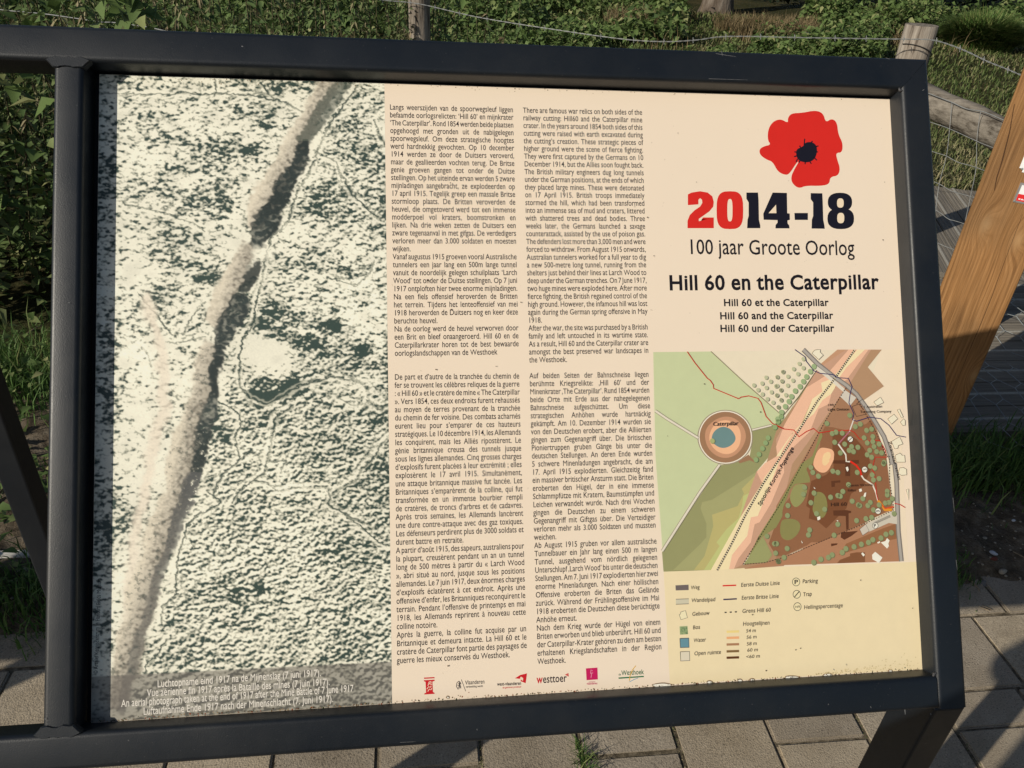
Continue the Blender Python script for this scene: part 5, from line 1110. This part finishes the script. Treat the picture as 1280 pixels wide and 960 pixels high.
stone((1263, 658), .008, 'white', 'tiny pale pebble at the foot of the grass on the right')
stone((30, 722), .016, 'beige', 'pale stone below the whitish plank at left', .5)
pb_ = MB()
for k in range(160):
    px = (random.uniform(1196, 1345), random.uniform(640, 742)) if k % 3 else (random.uniform(-60, 60), random.uniform(560, 790))
    g = ground(px); z = float(soil_z(np.array(g[0]), np.array(g[1]))); r_ = random.uniform(.002, .005)
    pb_.tube([np.array([g[0], g[1], z-r_*.3]), np.array([g[0]+r_*.1, g[1], z+r_*.3]), np.array([g[0], g[1]+r_*.1, z+r_*.7])], [r_*.8, r_, r_*.4], 6)
setp(pb_.build('gravel_crumbs', M_STONE['beige'], None, True), 'crumbs of gravel and earth pressed into the soil verge', 'gravel', kind='stuff')
# twigs and dry stalks
def twig(px0, px1, r=.0018, lab=''):
    a, b_ = ground(px0), ground(px1); a[2] = float(soil_z(np.array(a[0]), np.array(a[1])))+.006; b_[2] = float(soil_z(np.array(b_[0]), np.array(b_[1])))+.012
    m1 = (a+b_)/2+np.array([.004, .003, .006]); setp(MB().tube([a, m1, b_], [r, r*.9, r*.5], 5).build('twig', M_STRAWSTEM), lab, 'twig')
M_STRAWSTEM = noise_mat('dry_stalk', [(.3, (.2, .15, .09)), (.7, (.34, .27, .18))], 40)
twig((1262, 698), (1286, 716), .0016, 'dry stalk pointing at the right edge across the soil patch')
twig((1214, 728), (1232, 748), .0018, 'dry bent stalk on the pavement edge beside the frame')
twig((1243, 744), (1252, 758), .0012, 'short dark twig across the edge of the panel shadow')
twig((38, 436), (60, 425), .003, 'pale dry stick left of the frame divider above the grass')
setp(MB().tube([ground((1224, 758), .004), ground((1236, 763), .008), ground((1240, 762), .004), ground((1228, 757), .007)], .0012, 5).build('curled_stalk', M_STRAWSTEM), 'curled dry stalk lying on the sunlit slab beside the frame', 'dry stalk')
gp = ground((25, 692), .04); M_PLANK = noise_mat('bleached_plank', [(.3, (.42, .40, .36)), (.7, (.62, .6, .56))], 30, .8, .2, (60, .002), vscale=(.2, 1, 1))
me = MB().box((gp[0]-1.1, gp[1]-.016, -.01), (gp[0]+.42, gp[1]+.012, .045)).mesh('whitish_plank'); bevel(me, .003, 1); setp(link('plank', me, None, M_PLANK), 'whitish timber edging plank lying across the soil behind the open left bay', 'plank')
# orange fallen leaf behind the fence
gl = ground((1231, 188)); V_, F_, c_ = leaf_arrays(np.array([[gl[0], gl[1], gl[2]+.06]]), np.array([.6]), np.array([.3]), np.array([.07]), np.array([.045]), np.array([.5]))
M_ORANGE = noise_mat('orange_leaf', [(.3, (.45, .14, .03)), (.7, (.6, .22, .06))], 60); setp(link('fallen_leaf', mesh_np('fallen_leaf', V_, F_), None, M_ORANGE), 'orange fallen leaf on the grass just below the thick rail', 'leaf')

# ================================================================== THE PHOTOGRAPHER (outside the frame; only the shadow is seen)
M_JACKET = noise_mat('navy_jacket', [(.3, (.02, .025, .04)), (.7, (.03, .037, .055))], 30, .9, .1, (200, .001))
M_JEANS = noise_mat('blue_jeans', [(.3, (.04, .055, .09)), (.7, (.06, .08, .12))], 60, .9, .1)
M_SKIN = noise_mat('skin', [(.3, (.45, .27, .19)), (.7, (.52, .32, .23))], 20, .5, .3)
M_HAIR = noise_mat('brown_hair', [(.3, (.04, .025, .015)), (.7, (.07, .045, .03))], 90, .6, .3)
pr = thing('person', (-.3, -.24, 0), 'person in dark jacket and jeans holding up a phone, standing before the board', 'person')
def skinned(name, nodes, edges, root, material, parent, lvl=2):
    me = bpy.data.meshes.new(name); me.from_pydata([n_[:3] for n_ in nodes], edges, []); o = bpy.data.objects.new(name, me); COL.objects.link(o)
    md = o.modifiers.new('skin', 'SKIN'); md.use_smooth_shade = True
    for i, n_ in enumerate(nodes):
        sv = me.skin_vertices[0].data[i]; r = n_[3]; sv.radius = r if isinstance(r, tuple) else (r, r); sv.use_root = (i == root)
    sb = o.modifiers.new('sub', 'SUBSURF'); sb.levels = lvl; sb.render_levels = lvl
    bpy.context.view_layer.update(); m2 = bpy.data.meshes.new_from_object(o.evaluated_get(bpy.context.evaluated_depsgraph_get())); m2.name = name
    bpy.data.objects.remove(o); m2.polygons.foreach_set('use_smooth', np.ones(len(m2.polygons), bool)); m2.materials.clear(); m2.materials.append(material)
    return link(name, m2, parent)
bx, by = -.3, -.24
vd = M[:, 2]; cx_ = M[:, 0]; cy_ = M[:, 1]          # view direction, camera right, camera down
hl = C0-vd*.02-cx_*.085+cy_*.01; hr = C0-vd*.02+cx_*.085+cy_*.01
B_ = [(bx, by, .95, (.155, .11)), (bx, by, 1.12, (.145, .105)), (bx, by+.01, 1.3, (.165, .115)), (bx, by+.02, 1.42, (.11, .09)), (bx, by+.03, 1.49, .055), (bx+.005, by+.06, 1.57, .075), (bx+.005, by+.07, 1.66, .088), (bx+.005, by+.06, 1.73, .055),
      (bx-.18, by+.03, 1.4, .06), (bx-.25, by+.12, 1.2, .046), (float(hl[0])-.05, float(hl[1])-.06, float(hl[2])-.13, .034), (bx+.18, by+.03, 1.4, .06), (bx+.28, by+.12, 1.2, .046), (float(hr[0])+.05, float(hr[1])-.06, float(hr[2])-.13, .034),
      (bx-.09, by, .86, .09), (bx-.1, by+.02, .48, .058), (bx-.1, by-.01, .1, .042), (bx-.11, by+.13, .04, .038), (bx+.09, by, .86, .09), (bx+.11, by+.03, .48, .058), (bx+.12, by, .1, .042), (bx+.14, by+.14, .04, .038)]
E_ = [(0,1),(1,2),(2,3),(3,4),(4,5),(5,6),(6,7),(3,8),(8,9),(9,10),(3,11),(11,12),(12,13),(0,14),(14,15),(15,16),(16,17),(0,18),(18,19),(19,20),(20,21)]
body = skinned('body', B_, E_, 0, M_JACKET, pr)
body.data.materials.append(M_JEANS); body.data.materials.append(M_SKIN)
for p in body.data.polygons: z = p.center.z; p.material_index = 2 if (z > 1.5 and abs(p.center.x-bx) < .12 and p.center.y < by+.17) else (1 if z < .9 else 0)
hd = MB(); nd_ = 14
hair_v = [(bx+.005+.098*math.cos(a)*math.sin(t), by+.045+.105*math.sin(a)*math.sin(t), 1.665+.115*math.cos(t)) for t in np.linspace(.05, 1.75, 8) for a in np.linspace(0, 6.283, nd_, endpoint=False)]
hd.add(hair_v, [(i*nd_+k, i*nd_+(k+1) % nd_, (i+1)*nd_+(k+1) % nd_, (i+1)*nd_+k) for i in range(7) for k in range(nd_) if not (i > 3 and .2 < (k+.5)/nd_ < .3+.0)]); hd.build('hair', M_HAIR, pr, True)
for s_, h_ in ((-1, hl), (1, hr)):
    w0 = np.array(B_[10 if s_ < 0 else 13][:3]); nodes = [(*w0, .026), (*((w0*.45+h_*.55)+cx_*s_*.01), .03), (*(h_+cx_*s_*.015-vd*.015+cy_*.03), .022)]; eds = [(0, 1), (1, 2)]
    for f in range(4):
        b0_ = h_+cx_*s_*.018+cy_*(.025-.018*f)-vd*.012; m_ = b0_+vd*.022+cx_*s_*.004; e_ = h_+cx_*s_*(-.012+.004*abs(f-1.5))+cy_*(.022-.018*f)+vd*.010
        k = len(nodes); nodes += [(*b0_, .0095), (*m_, .0085), (*e_, .007)]; eds += [(2, k), (k, k+1), (k+1, k+2)]
    k = len(nodes); nodes += [(*(h_+cx_*s_*.008+cy_*.035-vd*.022), .011), (*(h_-cx_*s_*.012+cy_*.02-vd*.022), .0085)]; eds += [(1, k), (k, k+1)]
    skinned('hand', nodes, eds, 1, M_SKIN, pr, 1)
c8 = [C0-vd*d+cx_*a+cy_*b_ for d in (.013, .005) for (a, b_) in ((-.075, -.012), (.073, -.012), (.073, .06), (-.075, .06))]
ph = thing('phone', C0-vd*.01, 'black phone held up in landscape by the person', 'phone'); me = MB().add(c8, [(0, 1, 2, 3), (7, 6, 5, 4), (0, 4, 5, 1), (1, 5, 6, 2), (2, 6, 7, 3), (3, 7, 4, 0)]).mesh('case'); fixn(me); bevel(me, .003, 2); link('case', me, ph, M_BLACKP)
